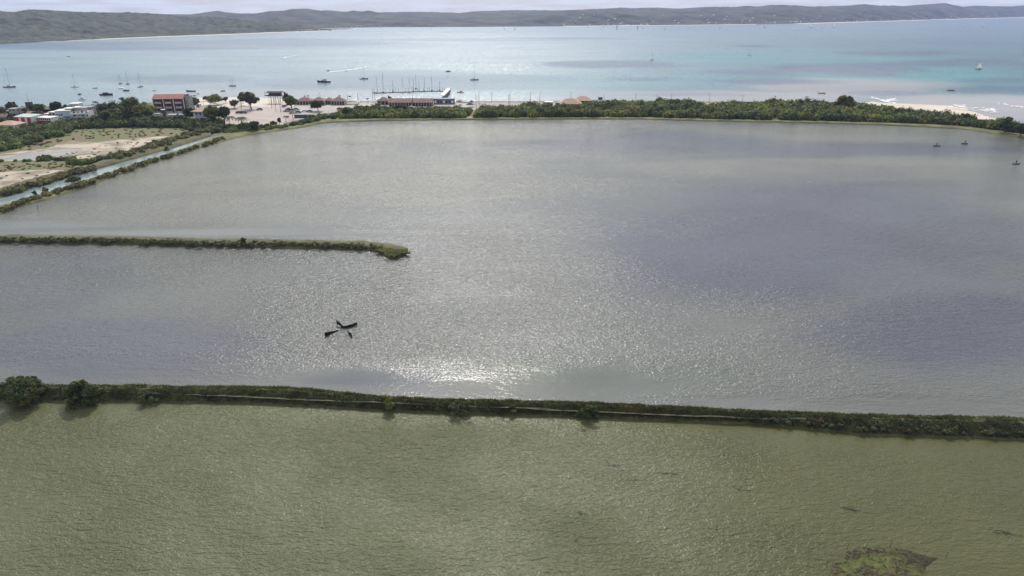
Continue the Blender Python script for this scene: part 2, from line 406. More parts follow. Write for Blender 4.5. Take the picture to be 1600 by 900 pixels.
def make_tree(name, label, loc, height, crown_w, leafm, trunk_h=None, n_lobes=9, n_each=110, leaf=0.4, seed=0, group=None, cat='tree', flatten=0.6, rz=0, limbs=True, trunk_r=None):
    rg = random.Random(seed + 101)
    t = thing(name, label, cat, loc, rz, group)
    th = trunk_h if trunk_h is not None else height * 0.22
    tr = trunk_r or max(0.07, height * 0.035)
    mb = MB(); lean = rg.uniform(-0.06, 0.06) * height
    pts = [(0, 0, -0.3), (lean * 0.4, 0, th * 0.5), (lean, lean * 0.3, th)]
    mb.path(pts, [tr * 1.25, tr, tr * 0.85], 7)
    cen = []; rad = []
    cw = crown_w / 2; ch = (height - th)
    for i in range(n_lobes):
        a = 2 * math.pi * i / n_lobes + rg.uniform(-0.4, 0.4); q = rg.uniform(0.25, 0.72) if i else 0
        zz = th + ch * (rg.uniform(0.25, 0.62) if i else 0.6)
        c = (lean + cw * q * math.cos(a), cw * q * math.sin(a), zz)
        rr = cw * rg.uniform(0.36, 0.52)
        cen.append(c); rad.append((rr, rr, min(max(rr * 0.8, ch * 0.3), height - zz)))
        if limbs: mb.path([pts[2], ((pts[2][0] + c[0]) / 2, (pts[2][1] + c[1]) / 2, (th + c[2]) / 2 + 0.1 * ch), c], [tr * 0.6, tr * 0.4, tr * 0.15], 5)
    mb.build('trunk', M_bark, t)
    for c, q in list(zip(cen, rad)):
        for j in range(3):
            d = Vector((rg.gauss(0, 1), rg.gauss(0, 1), rg.gauss(0.3, .8))).normalized()
            k_ = rg.uniform(.3, .5); cen.append((c[0] + d.x * q[0] * .85, c[1] + d.y * q[1] * .85, c[2] + d.z * q[2] * .85)); rad.append((q[0] * k_, q[1] * k_, q[2] * k_))
    n_each = int(n_each * .5)
    P = [leaves(cen, rad, n_each, leaf, tint=0.22), blobs_np(cen, np.array(rad) * 0.85)]
    V, Fq, C = merge(P)
    np_mesh('crown', V, Fq, leafm, {'col': C}, parent=t)
    return t
def make_palm(label, loc, height, frond, seed=0, group=None, n=15):
    rg = random.Random(seed)
    t = thing('palm_tree', label, 'palm', loc, 0, group)
    mb = MB(); lx = rg.uniform(-0.5, 0.5)
    mb.path([(0, 0, -0.2), (lx * 0.3, 0, height * 0.5), (lx, 0, height)], [0.22, 0.16, 0.13], 7); mb.build('trunk', M_bark, t)
    vs = []; 
    for i in range(n):
        a = 2 * math.pi * i / n + rg.uniform(-0.2, 0.2); up = rg.uniform(0.15, 0.9)
        d = Vector((math.cos(a), math.sin(a), 0)); side = Vector((-d.y, d.x, 0)); prev = None
        K = 6
        for k in range(K):
            s0, s1 = k / K, (k + 1) / K
            def P(s): return Vector((lx, 0, height)) + d * (frond * s) + Vector((0, 0, frond * (up * s * 0.8 - (0.55 + up * 0.5) * s * s)))
            p0, p1 = P(s0), P(s1); wd = frond * 0.24 * math.sin(math.pi * min(1, s0 * 0.85 + 0.15))
            for sg in (-1, 1):
                for q in (0.0, 0.35, 0.7):
                    b = p0.lerp(p1, q); e = b + side * sg * wd + d * frond * 0.06 - Vector((0, 0, wd * 0.5))
                    vs.append((b, p0.lerp(p1, min(1, q + 0.3)), e + Vector((0, 0, 0.02)), e))
    V = np.array([tuple(p) for q in vs for p in q]); Fq = np.arange(len(V)).reshape(-1, 4)
    np_mesh('crown', V, Fq, L_dark, {'col': np.full((len(V), 3), 0.6)}, parent=t)
    return t

# ================================================================== SETTING
Z0, ZP, ZL = 0.0, 0.6, 1.3        # sea, ponds, land
def patch_fn(lst, X, Y, z, warp=0.0, seed=3, e0=0.45, e1=1.15):
    """sum of soft ellipses given by the photo rows/columns of their extent, evaluated in the place"""
    tot = np.zeros_like(X)
    for (px, py, hw, hh, k) in lst:
        c = G(px, py, z); a = G(px + hw, py, z) - c; top = G(px, py - hh, z) - c; bot = c - G(px, py + hh, z)
        rx = abs(a.x); ry1 = top.length; ry2 = bot.length
        wx = (fbm(X / (rx * 0.7) + seed, Y / ((ry1 + ry2) * 0.35), seed, 3) - 0.5) * warp
        slope = top.x / max(top.y, 1e-6)
        dxx = (X - c.x - slope * (Y - c.y)) / rx; dyy = np.where(Y > c.y, (Y - c.y) / ry1, (Y - c.y) / ry2)
        d = np.sqrt(dxx ** 2 + dyy ** 2) + wx
        tot = np.maximum(tot, k * (1 - sstep(e0, e1, d)))
    return tot
def lerp3(a, b, t): return a * (1 - t[:, None]) + np.asarray(b)[None] * t[:, None]

# ---- sea: a fan of rows reaching the horizon
def build_sea():
    nv = 260; nu = 520
    Yr = np.geomspace(250, 9800, nv); U = np.linspace(-1.5, 1.5, nu)
    X = (U[:, None] * (Yr[None] * 0.9 + 60)).ravel(); Y = np.repeat(Yr[None], nu, 0).ravel()
    V = np.stack([X, Y, np.full_like(X, Z0)], 1)
    sx = X / (Y / 1.08 + 1) * F / 1.0 + 800      # only a handy left-right measure of the bay
    base = np.array([(0.18, 0.26, 0.30)]).repeat(len(X), 0)
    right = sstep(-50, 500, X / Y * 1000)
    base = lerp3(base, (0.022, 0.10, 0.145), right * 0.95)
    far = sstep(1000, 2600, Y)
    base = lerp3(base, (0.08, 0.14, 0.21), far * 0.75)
    turq = patch_fn([(1250, 90, 250, 14, .8), (1420, 118, 230, 18, 1.0), (1500, 150, 160, 12, .8), (60, 110, 220, 40, .2), (1000, 125, 260, 16, .5)], X, Y, 0, 0.6, 5)
    base = lerp3(base, (0.03, 0.20, 0.22), turq * 0.75)
    sandy = patch_fn([(1330, 138, 190, 18, .8), (1500, 172, 260, 28, 1.0), (1180, 152, 240, 12, .8), (1000, 150, 150, 8, .5), (420, 150, 260, 12, .5), (850, 155, 200, 6, .5)], X, Y, 0, 0.5, 9)
    base = lerp3(base, (0.34, 0.30, 0.30), sandy * 0.85)
    dark_patch = patch_fn([(950, 101, 120, 8, .8), (1310, 109, 130, 11, 1.), (1190, 112, 90, 6, .6), (1210, 128, 110, 6, .6), (1410, 84, 110, 5, .8), (1490, 99, 160, 6, .8),
                     (1560, 140, 120, 7, .6), (1560, 126, 100, 5, .6), (1180, 72, 40, 2, .8), (150, 71, 280, 7, .7), (420, 66, 180, 7, .5), (1010, 124, 70, 4, .5), (905, 60, 120, 2, .6),
                     (1265, 47, 30, 1.2, .7), (1100, 148, 100, 3, .4), (560, 128, 220, 12, .35), (270, 124, 120, 8, .45), (1390, 146, 80, 4, .4), (1450, 66, 200, 4, .3)], X, Y, 0, 0.9, 21)
    base = lerp3(base, (0.012, 0.045, 0.12), dark_patch * 0.95)  # darker blue patches in the sea's base colour
    n = fbm(X / 90, Y / 40, 7, 4) - 0.5
    base *= (1 + n * 0.35)[:, None]
    calm = patch_fn([(620, 125, 320, 17, 1.), (200, 140, 320, 18, .9), (1400, 170, 400, 24, .9), (1320, 112, 120, 12, .5), (1150, 150, 300, 8, .8), (950, 101, 120, 8, .6), (300, 68, 380, 8, .8), (150, 60, 300, 8, .6), (800, 62, 300, 3, .5)], X, Y, 0, 0.6, 33)
    streak = sstep(0.45, 0.7, fbm(X / 400, Y / 60, 41, 4))
    rip = np.clip(1.0 - calm * 0.78 - streak * 0.3, 0.06, 1)
    gl = sstep(0.35, 0.6, fbm(X / 160, Y / 90, 141, 4))
    rg_ = np.stack([rip, 0.03 + 0.08 * (1 - calm), np.clip((1 - calm) * (0.25 + 0.45 * gl), 0.12, 1)], 1)
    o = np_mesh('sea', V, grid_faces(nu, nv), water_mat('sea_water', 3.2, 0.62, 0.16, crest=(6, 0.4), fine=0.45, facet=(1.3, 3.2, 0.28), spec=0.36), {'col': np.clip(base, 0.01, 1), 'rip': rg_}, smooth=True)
    tag(o, kind='structure')
build_sea()

# ---- the shore curves of the ponds, as (photo column, photo row) traced and laid on the ground
POND_FAR = [(-420, 470), (-200, 402), (0, 337), (21, 325), (67, 315), (112, 300), (155, 285), (212, 265), (265, 247), (320, 230), (375, 215), (400, 210), (430, 206), (475, 199.5), (500, 193.5), (540, 191), (600, 189), (700, 188), (800, 187.5),
            (900, 186.8), (1000, 187), (1100, 189.5), (1200, 191.5), (1300, 193.5), (1400, 196.5), (1440, 198.5), (1500, 202), (1540, 207), (1560, 211), (1600, 217), (1700, 233), (1850, 258), (2000, 286)]
DY_TOP = [(-420, 598), (-100, 602), (0, 606), (200, 606), (400, 608), (450, 608), (500, 613), (590, 624), (650, 627), (800, 630), (900, 633), (1000, 637), (1100, 642), (1200, 647), (1300, 650), (1400, 652.5), (1500, 655), (1600, 657), (1800, 663), (2000, 668)]
DY_BOT = [(-420, 620), (-100, 625), (0, 628), (200, 629), (400, 632), (500, 637), (600, 643), (700, 647), (800, 649.5), (900, 652), (1000, 656), (1100, 660.5), (1200, 665.5), (1260, 671), (1300, 675), (1340, 680), (1400, 682), (1500, 685), (1600, 689), (1800, 696), (2000, 702)]
def curveXY(pts, z, xs):
    """resample a traced shore at photo columns xs -> ground points"""
    rows = interp(pts, xs)
    return np.array([tuple(G(x, y, z)) for x, y in zip(xs, rows)])

def build_ponds():
    xs = np.linspace(-420, 2000, 620)
    A = curveXY(POND_FAR, ZP, xs); B = curveXY(DY_TOP, ZP, xs)
    A[:, 1] += 3.0; B[:, 1] -= 1.2
    nv = 240; s = np.linspace(0, 1, nv) ** 1.5
    P = B[:, None] * (1 - s[None, :, None]) + A[:, None] * s[None, :, None]
    P = P.reshape(-1, 3); X, Y = P[:, 0], P[:, 1]
    base = np.array([(0.128, 0.130, 0.120)]).repeat(len(X), 0)
    pale = patch_fn([(400, 260, 420, 60, .9), (300, 330, 340, 30, .6), (1300, 265, 260, 26, .9), (1150, 262, 180, 14, .8), (1500, 350, 220, 40, .45), (620, 210, 300, 18, .8), (1350, 208, 260, 12, .5), (790, 590, 90, 24, .5)], X, Y, ZP, 0.8, 51)  # pale sediment and bright cloud reflections, both painted into the base colour
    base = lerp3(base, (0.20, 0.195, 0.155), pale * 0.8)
    purp = patch_fn([(1250, 360, 420, 110, .8), (1500, 500, 300, 90, .7), (1000, 225, 260, 22, .7), (150, 540, 300, 60, .45), (80, 440, 200, 50, .25), (600, 590, 140, 18, .6), (1350, 235, 300, 14, .7)], X, Y, ZP, 0.9, 61)  # violet cloud reflections painted into the water colour, with some sediment
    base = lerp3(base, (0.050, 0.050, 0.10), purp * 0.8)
    green = patch_fn([(900, 590, 330, 45, .9), (700, 500, 300, 70, .3), (560, 590, 120, 25, .8)], X, Y, ZP, 0.8, 71, 0.0, 1.3)  # dark cloud reflections behind the dyke, painted in as a greenish tint
    base = lerp3(base, (0.085, 0.10, 0.08), green * 0.7)
    base *= (1 + (fbm(X / 40, Y / 18, 77, 4) - 0.5) * 0.30)[:, None]
    # sheltered slicks: behind the near dyke, beside the spit
    calm = patch_fn([(120, 585, 300, 26, .9), (790, 605, 140, 30, .85), (950, 590, 90, 26, .95), (560, 590, 150, 26, .9), (320, 364, 330, 7, 1.), (1150, 628, 120, 16, .9), (1450, 640, 250, 20, .8), (620, 604, 520, 40, .72), (730, 602, 230, 40, 1.0), (860, 606, 180, 34, .9), (950, 596, 150, 34, .9), (60, 352, 160, 10, .9)], X, Y, ZP, 0.9, 81, 0.1, 1.35)
    streak = fbm(X / 50 + Y / 90, Y / 26 - X / 160, 91, 5)
    gust = sstep(0.38, 0.66, streak)
    nearf = sstep(95, 175, Y)
    rip = np.clip((0.5 + 0.5 * gust) * (1 - 0.88 * calm), 0.05, 1)
    far = sstep(250, 430, Y)
    at = np.stack([rip * (1 - 0.15 * far), 0.05 + 0.07 * gust * (1 - calm), np.clip((0.5 + 0.5 * gust) * (1 - calm) ** 2 * (0.25 + 0.6 * nearf), 0.03, 1)], 1)
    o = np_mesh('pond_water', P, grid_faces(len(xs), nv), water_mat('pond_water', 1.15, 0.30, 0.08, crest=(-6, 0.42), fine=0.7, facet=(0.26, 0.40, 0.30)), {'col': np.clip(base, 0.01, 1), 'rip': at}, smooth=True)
    tag(o, kind='structure')
    # near pond, olive
    xs = np.linspace(-420, 2000, 420)
    B = curveXY(DY_BOT, ZP, xs)
    B[:, 1] += 1.2
    C = B.copy(); C[:, 1] = 12.0; C[:, 0] = B[:, 0] * 0.55
    nv = 200; s = np.linspace(0, 1, nv)
    P = (C[:, None] * (1 - s[None, :, None]) + B[:, None] * s[None, :, None]).reshape(-1, 3); X, Y = P[:, 0], P[:, 1]
    base = np.array([(0.106, 0.112, 0.056)]).repeat(len(X), 0)
    base = lerp3(base, (0.078, 0.078, 0.028), sstep(-6, 48, X + (fbm(X / 18, Y / 18, 15, 3) - 0.5) * 22) * 0.9)
    base *= (1 + (fbm(X / 9, Y / 6, 87, 5) - 0.5) * 0.26)[:, None]
    g = sstep(0.3, 0.7, fbm(X / 13 + Y / 30, Y / 8, 97, 5))
    lee = sstep(10, 50, X + (fbm(X / 12, Y / 12, 19, 3) - 0.5) * 24)
    edge = np.repeat((1 - sstep(0.90, 1.0, s))[None], len(xs), 0).ravel()
    rip = np.clip((0.62 + 0.38 * g) * (1 - lee * 0.55) * (0.45 + 0.55 * edge), 0.12, 1)
    at = np.stack([rip, 0.02 + 0 * rip, rip * 0.5], 1)
    o = np_mesh('near_pond_water', P, grid_faces(len(xs), nv), water_mat('near_pond_water', 0.72, 0.46, 0.10, crest=(-12, 0.42), fine=0.45, facet=(0.16, 0.12, 0.20)), {'col': base, 'rip': at}, smooth=True)
    tag(o, kind='structure')
build_ponds()

# ---- land of the town, the beach and the salt pans
COAST = [(-420, 178), (-100, 172), (0, 168), (100, 165), (160, 163), (240, 160), (265, 156), (300, 153), (380, 152), (450, 154), (480, 157), (560, 158), (640, 160), (740, 158.5), (880, 158), (960, 157), (1000, 157), (1100, 158.5), (1180, 160), (1240, 160), (1340, 164), (1400, 172), (1450, 177),
         (1500, 183), (1550, 190), (1600, 197), (1700, 210), (1850, 232), (2000, 255)]
def strip(name, A, B, m, z, nv=6, nx=240, kind='structure', skirt=1.5, x0=-420, x1=2000, rough=0.0):
    xs = np.linspace(x0, x1, nx)
    a = curveXY(A, z, xs); b = curveXY(B, z, xs)
    s = np.linspace(0, 1, nv)
    P = b[:, None] * (1 - s[None, :, None]) + a[:, None] * s[None, :, None]
    if skirt:
        lo = P[:, :1].copy(); lo[:, :, 2] -= skirt; lo[:, :, 1] -= skirt * 0.6
        hi = P[:, -1:].copy(); hi[:, :, 2] -= skirt; hi[:, :, 1] += skirt * 2.0
        P = np.concatenate([lo, P, hi], 1); nv += 2
    P = P.reshape(-1, 3)
    if rough: P[:, 2] += (fbm(P[:, 0] / 8, P[:, 1] / 8, 5, 3) - 0.5) * rough
    return tag(np_mesh(name, P, grid_faces(nx, nv), m, {'col': np.ones((len(P), 3))}), kind=kind)
M_land = mat('scrub_ground', (0.17, 0.16, 0.08), 0.95, col2=(0.08, 0.10, 0.03), vscale=0.05, lo=0.4, hi=0.6)
LAND_NEAR = [(-420, 330), (0, 250), (21, 325)]
LAND_EDGE = [(-420, 440), (-200, 380), (0, 326), (40, 312), (100, 294), (212, 258), (300, 229), (345, 213), (400, 209), (430, 205), (475, 198.5), (500, 192.5), (540, 190)] + [p for p in POND_FAR if p[0] > 560]
LAND_EDGE2 = [(x, y - 1.0) if x > 400 else (x, y) for x, y in LAND_EDGE]
strip('ground', COAST, LAND_EDGE2, M_land, ZL - 0.35, nv=14, nx=320)

def poly_sheet(name, pts, m, z, kind='structure', ragged=3.0, skirt=0.25):
    P0 = [G(x, y, z) for x, y in pts]; P = []
    for i, a in enumerate(P0):
        b = P0[(i + 1) % len(P0)]; k = max(1, int((b - a).length / 2.2)) if ragged else 1
        nn = Vector((-(b - a).y, (b - a).x, 0)).normalized() if (b - a).length > 0 else Vector()
        for q in range(k):
            p = a.lerp(b, q / k); o_ = (float(fbm(p.x / 5, p.y / 5, 31, 4)) - .5) * ragged * 2
            P.append(p + nn * o_)
    mb = MB(); n = len(P)
    mb.add([tuple(p) for p in P] + [(p.x, p.y, z - skirt) for p in P], [tuple(range(n))] + [(i, n + i, n + (i + 1) % n, (i + 1) % n) for i in range(n)])
    o = mb.build(name, m)
    bm_fix(o)
    return tag(o, kind=kind)
def bm_fix(o):
    import bmesh
    bm = bmesh.new(); bm.from_mesh(o.data); bmesh.ops.triangulate(bm, faces=[f for f in bm.faces if len(f.verts) > 4]); bmesh.ops.recalc_face_normals(bm, faces=bm.faces); bm.to_mesh(o.data); bm.free()

ZG = ZL - 0.35     # ground level 0.95
M_meadow = mat('meadow_grass', (0.11, 0.14, 0.04), 0.95, col2=(0.17, 0.12, 0.07), vscale=0.11, lo=0.42, hi=0.58)
M_salt = mat('salt_pan_sand', (0.42, 0.355, 0.265), 0.8, col2=(0.17, 0.135, 0.095), vscale=0.09, lo=0.40, hi=0.56)
M_salt2 = mat('wet_pan_mud', (0.22, 0.225, 0.23), 0.3, col2=(0.36, 0.31, 0.25), vscale=0.10)
M_plaza = mat('packed_sand_paving', (0.44, 0.37, 0.33), 0.9, col2=(0.36, 0.30, 0.28), vscale=0.06)
M_road = mat('pinkish_paving', (0.34, 0.29, 0.28), 0.9, col2=(0.28, 0.24, 0.24), vscale=0.08)
poly_sheet('meadow', [(-300, 262), (-60, 240), (30, 226), (90, 210), (120, 201), (200, 198), (300, 201), (325, 205), (300, 211), (250, 228), (170, 250), (0, 254), (-60, 258), (-300, 285)], M_meadow, ZG + 0.05)
poly_sheet('salt_pan', [(-300, 290), (-60, 252), (0, 241), (40, 236), (70, 233), (95, 224), (112, 220), (150, 222), (200, 217), (262, 213), (240, 221), (212, 232), (180, 243), (165, 250), (120, 248), (60, 250), (0, 252), (-60, 262), (-300, 310)], M_salt, ZG + 0.10)
poly_sheet('wet_pan', [(-60, 250), (10, 243), (60, 237), (100, 233), (130, 235), (110, 240), (60, 247), (0, 250), (-50, 257)], M_salt2, ZG + 0.104 + 0.05)
poly_sheet('salt_pan', [(-300, 330), (-60, 270), (0, 265), (60, 262), (118, 262), (105, 268), (50, 283), (0, 297), (-100, 325), (-300, 380)], M_salt, ZG + 0.10)
poly_sheet('meadow', [(-300, 310), (-60, 262), (0, 257), (60, 255), (150, 252), (160, 256), (130, 264), (60, 264), (0, 268), (-60, 276), (-300, 332)], M_meadow, ZG + 0.16)
poly_sheet('plaza', [(345, 197), (349, 170), (356, 166), (448, 166), (470, 172), (500, 177), (455, 190), (425, 199), (380, 199)], M_plaza, ZG + 0.08)
poly_sheet('beach', [(255, 172), (250, 158), (290, 152.6), (380, 152), (440, 153.5), (465, 160), (460, 167), (350, 168)], M_sand, ZG + 0.03)
poly_sheet('car_park', [(452, 172), (466, 162), (520, 160), (600, 160), (730, 160), (760, 159.5), (870, 159), (880, 168), (735, 172), (560, 172), (500, 178), (470, 178)], mat('car_park_paving', (0.42, 0.39, 0.36), 0.9, col2=(0.34, 0.31, 0.30), vscale=0.07), ZG + 0.12)
poly_sheet('road', [(735, 168), (738, 161.5), (870, 161), (940, 160.5), (1180, 161), (1200, 162.5), (1180, 166), (960, 167), (880, 168.5)], M_road, ZG + 0.17)
poly_sheet('grass_verge', [(1095, 161.5), (1150, 161), (1205, 163), (1190, 167), (1150, 167), (1100, 165)], mat('dry_grass', (0.42, 0.38, 0.19), 0.95, var=0.1, vscale=0.1), ZG + 0.22)
poly_sheet('path', [(744, 170), (752, 170), (747, 178), (741, 184), (731, 186), (722, 186), (735, 180), (742, 175)], mat('dirt_path', (0.32, 0.26, 0.15), 0.95, var=0.15, vscale=0.3), ZG + 0.2)
# beach spit with surf beside the lagoon mouth
poly_sheet('beach', [(1375, 160), (1400, 161.5), (1430, 163), (1480, 164.5), (1510, 170), (1525, 176), (1560, 187), (1530, 190), (1440, 180), (1390, 172), (1360, 165), (1350, 160), (1362, 158.5)], mat('pale_sand_bar', (0.55, 0.475, 0.40), 0.9, var=0.12, vscale=0.05), 0.15, skirt=0.4)
M_foam = mat('sea_foam', (0.85, 0.85, 0.86), 0.8)
def foam(segs, seed, wd=0.5, z=0.17, n=90, jit=1.5):
    rg = random.Random(seed); mb = MB()
    for (x0, y0, x1, y1) in segs:
        for i in range(n):
            t = rg.random(); px = x0 + (x1 - x0) * t; py = y0 + (y1 - y0) * t + rg.gauss(0, 0.35) * jit
            p = G(px, py, z); a = rg.uniform(0.5, 2.6); b = rg.uniform(0.15, 0.6) * wd * 2
            k = 7; ang = rg.uniform(-0.3, 0.3)
            pts = []
            for j in range(k):
                th = 2 * math.pi * j / k; q = rg.uniform(0.6, 1.1)
                ex, ey = a * q * math.cos(th), b * q * math.sin(th) * 2
                pts.append((p.x + ex * math.cos(ang) - ey * math.sin(ang), p.y + ex * math.sin(ang) + ey * math.cos(ang), z + 0.0006 * i + seed * 0.002))
            mb.add(pts, [tuple(range(k))])
    return mb
tag(foam([(1362, 152, 1380, 157), (1378, 157, 1398, 154.5), (1380, 157.5, 1400, 162), (1400, 156, 1384, 158)], 1, n=34).build('surf_foam', M_foam), 'white foam breaking over the sand bar tip', 'foam', kind='stuff')
tag(foam([(1468, 165, 1540, 170), (1540, 170, 1556, 173), (1500, 168, 1560, 176), (1560, 161, 1598, 167), (1484, 164, 1510, 166)], 2, n=26, jit=3.2).build('surf_foam', M_foam), 'scattered foam lines off the right-hand beach', 'foam', kind='stuff')

# ---- banks: raised strips with a rounded, uneven cross-section
def bank(name, T, B, hgt, m, nx=420, prof=None, z=ZP, x0=None, x1=None, bumpy=0.35, seed=3, under=0.5):
    x0 = T[0][0] if x0 is None else x0; x1 = T[-1][0] if x1 is None else x1
    xs = np.linspace(x0, x1, nx)
    a = curveXY(T, z, xs); b = curveXY(B, z, xs)
    prof = prof or [(0, -under), (0.04, 0.25), (0.16, 0.85), (0.35, 1.0), (0.6, 1.0), (0.8, 0.95), (0.93, 0.7), (1.0, 0.2), (1.03, -under)]
    s = np.array([p[0] for p in prof]); hz = np.array([p[1] for p in prof])
    P = b[:, None] * (1 - s[None, :, None]) + a[:, None] * s[None, :, None]
    P[:, :, 2] = z + hz[None] * hgt
    X, Y = P[:, :, 0], P[:, :, 1]
    P[:, :, 2] += (fbm(X / 1.7, Y / 1.7, seed, 3) - 0.5) * bumpy * (hz[None] > 0.1)
    P[:, :, 1] += (fbm(X / 3.0, Y * 0 + 3, seed + 5, 3) - 0.5) * 0.9 * (hz[None] < 0.5)
    V = P.reshape(-1, 3)
    o = np_mesh(name, V, grid_faces(nx, len(s)), m, {'col': np.ones((len(V), 3))})
    tag(o, kind='structure')
    return xs, a, b
M_bank = mat('grassy_bank', (0.10, 0.10, 0.04), 0.95, col2=(0.055, 0.05, 0.025), vscale=0.8)
M_bankf = mat('scrubby_bank', (0.11, 0.11, 0.04), 0.95, col2=(0.07, 0.06, 0.03), vscale=0.25)
dy = bank('dyke_embankment', DY_TOP, DY_BOT, 1.0, M_bank, nx=900, prof=[(0, -.5), (0.03, 0.2), (0.25, 0.62), (0.48, 0.95), (0.56, 1.0), (0.70, 1.0), (0.78, 1.03), (0.92, 0.85), (1.0, 0.2), (1.03, -.5)], bumpy=0.22)
# the worn footpath along its crest
PATHROW = [(-420, 602.5), (-100, 606), (80, 608.5), (200, 611.5), (400, 619), (600, 627.8), (800, 636), (1000, 644.5), (1200, 652), (1300, 654), (1400, 658), (1580, 664), (2000, 675)]
def footpath():
    xs = np.linspace(-400, 1980, 900); c = curveXY(PATHROW, ZP + 1.2, xs)
    wv = 0.13 + 0.12 * fbm(c[:, 0] / 3, c[:, 0] * 0, 4, 3)
    P = np.stack([c + np.stack([0 * wv, -wv, 0 * wv], 1), c, c + np.stack([0 * wv, wv, 0 * wv], 1)], 1)
    P[:, :, 2] = ZP + 1.0 + 0.02 + 0.5 * (fbm(P[:, :, 0] / 5, P[:, :, 1], 8, 4) - 0.5)
    tag(np_mesh('footpath', P.reshape(-1, 3), grid_faces(900, 3), mat('worn_path_earth', (0.10, 0.095, 0.065), 0.95, col2=(0.05, 0.055, 0.025), vscale=0.9, lo=0.46, hi=0.60), {'col': np.ones((2700, 3))}), kind='structure')
footpath()
SP_T = [(-420, 366), (-100, 369), (0, 370), (115, 370.5), (200, 372), (330, 376), (400, 376), (500, 378), (570, 379.5), (600, 382), (622, 385), (632, 389), (637.5, 393.5)]
SP_B = [(-420, 376), (-100, 379), (0, 380), (115, 381.5), (200, 382.5), (330, 386), (400, 387.5), (500, 389.5), (570, 391.5), (588, 394), (598, 399), (603, 403), (615, 404.5), (628, 401.5), (637.5, 394.5)]
bank('spit_embankment', SP_T, SP_B, 1.1, M_bankf, nx=500, seed=13, bumpy=0.5)
CR_T = [(-420, 428), (-200, 372), (0, 322), (22, 317), (52, 310), (105, 291), (150, 278), (212, 256), (250, 245), (300, 228), (332, 216), (352, 208), (400, 204), (430, 200.5), (480, 193), (520, 187.5), (600, 186.5), (800, 185), (1000, 184.6), (1100, 187.5), (1200, 189.5), (1300, 191), (1400, 194), (1440, 195.5), (1500, 198.5), (1540, 203.5), (1560, 207), (1600, 213), (1700, 229), (1850, 254), (2000, 281)]
CR_B = [(x, y - 0.2) for x, y in POND_FAR]
bank('shore_embankment', CR_T, CR_B, 0.8, mat('shore_grass', (0.16, 0.17, 0.06), 0.95, col2=(0.09, 0.08, 0.035), vscale=0.12), nx=900, seed=23, bumpy=0.5)
CL_T = [(-420, 390), (-200, 340), (0, 296), (47, 282), (105, 267), (140, 261), (170, 249), (212, 236), (265, 217), (305, 209), (330, 206)]
CL_B = [(-420, 415), (-200, 360), (0, 311), (57, 292), (105, 277), (145, 267), (215, 248), (275, 231), (325, 215), (340, 211)]
bank('canal_embankment', CL_T, CL_B, 1.3, M_bankf, nx=300, seed=33, bumpy=0.7, z=ZG)
# canal water between the two banks
def canal():
    xs = np.linspace(-420, 345, 200)
    A = curveXY([(x, y - 1.5) for x, y in CL_B], ZG + 0.06, xs); B = curveXY([(x, y + 2) for x, y in CR_T], ZG + 0.06, xs)
    s = np.linspace(0, 1, 8); P = (B[:, None] * (1 - s[None, :, None]) + A[:, None] * s[None, :, None]).reshape(-1, 3)
    c = np.array([(0.22, 0.27, 0.27)]).repeat(len(P), 0) * (1 + (fbm(P[:, 0] / 6, P[:, 1] / 6, 3, 3) - 0.5) * 0.4)[:, None]
    tag(np_mesh('canal_water', P, grid_faces(200, 8), water_mat('canal_water', 1.5, 0.03, 0.1), {'col': c, 'rip': np.array([(0.5, 0.03, 0)]).repeat(len(P), 0)}, smooth=True), kind='structure')
canal()

# ---- hills
M_hill = mat('wooded_hills', (0.060, 0.075, 0.045), 0.95, col2=(0.008, 0.014, 0.012), vscale=0.045, lo=0.38, hi=0.62)
M_hillfar = mat('far_wooded_hills', (0.050, 0.062, 0.045), 0.95, col2=(0.006, 0.010, 0.014), vscale=0.010, lo=0.42, hi=0.58)
def colX(px, Y): return Y * (px - 800) / F / (CP + (450 - 20) / F * SP)
def hills(name, shore, skyline, x0, x1, nx, nv, depth, m, rough, seed, back=0.5, bscale=60.0, base=1.0, near=0.0, tree=0.0, lo=1.0):
    xs = np.linspace(x0, x1, nx); rows = interp(shore, xs); sk = interp(skyline, xs)
    Ys = np.array([G(x, r, 0).y for x, r in zip(xs, rows)]) + near
    Yr = Ys + (depth if not callable(depth) else depth(xs))
    Zr = np.array([ZAT(s_, y) for s_, y in zip(sk, Yr)])
    s = np.concatenate([np.linspace(0, 1, nv), np.linspace(1, 1 + back, 8)[1:]])
    Y = Ys[:, None] * (1 - s[None]) + Yr[:, None] * s[None]
    X = colX(xs[:, None], Y)
    prof = np.where(s <= 1, 0.03 + 0.97 * sstep(0.02, 1.0, s) ** lo, np.maximum(0, 1 - (s - 1) / back * 0.8))
    Zz = Zr[:, None] * prof[None]
    env = np.sin(np.pi * np.clip(s, 0, 1))[None] ** 0.8
    nz = fbm(X / bscale, Y / bscale, seed, 5)
    rid = 1 - np.abs(2 * nz - 1) * 2
    Zz = Zz + rough * (nz - 0.5) * 2 * env * (Zr[:, None] / 50) + rough * 0.35 * (rid - 0.5) * env
    if tree: Zz = Zz + tree * (fbm(X / 9, Y / 9, seed + 40, 3) - 0.5) * 2 * np.minimum(1, s * 6)[None]
    Zz[:, 0] = -0.5; Zz[:, 1] = np.maximum(0.8, Zz[:, 1])
    Zz[:, -1] = -2
    V = np.stack([X, Y, Zz], -1).reshape(-1, 3)
    o = np_mesh(name, V, grid_faces(nx, len(s))[:, ::-1], m, {'col': np.ones((len(V), 3))}, smooth=False)
    tag(o, kind='structure')
    return xs, s, X, Y, Zz
HEAD_SHORE = [(-400, 84), (-100, 73), (0, 68.5), (60, 65.5), (150, 61.5), (250, 57.5), (350, 54), (450, 50), (515, 47.8)]
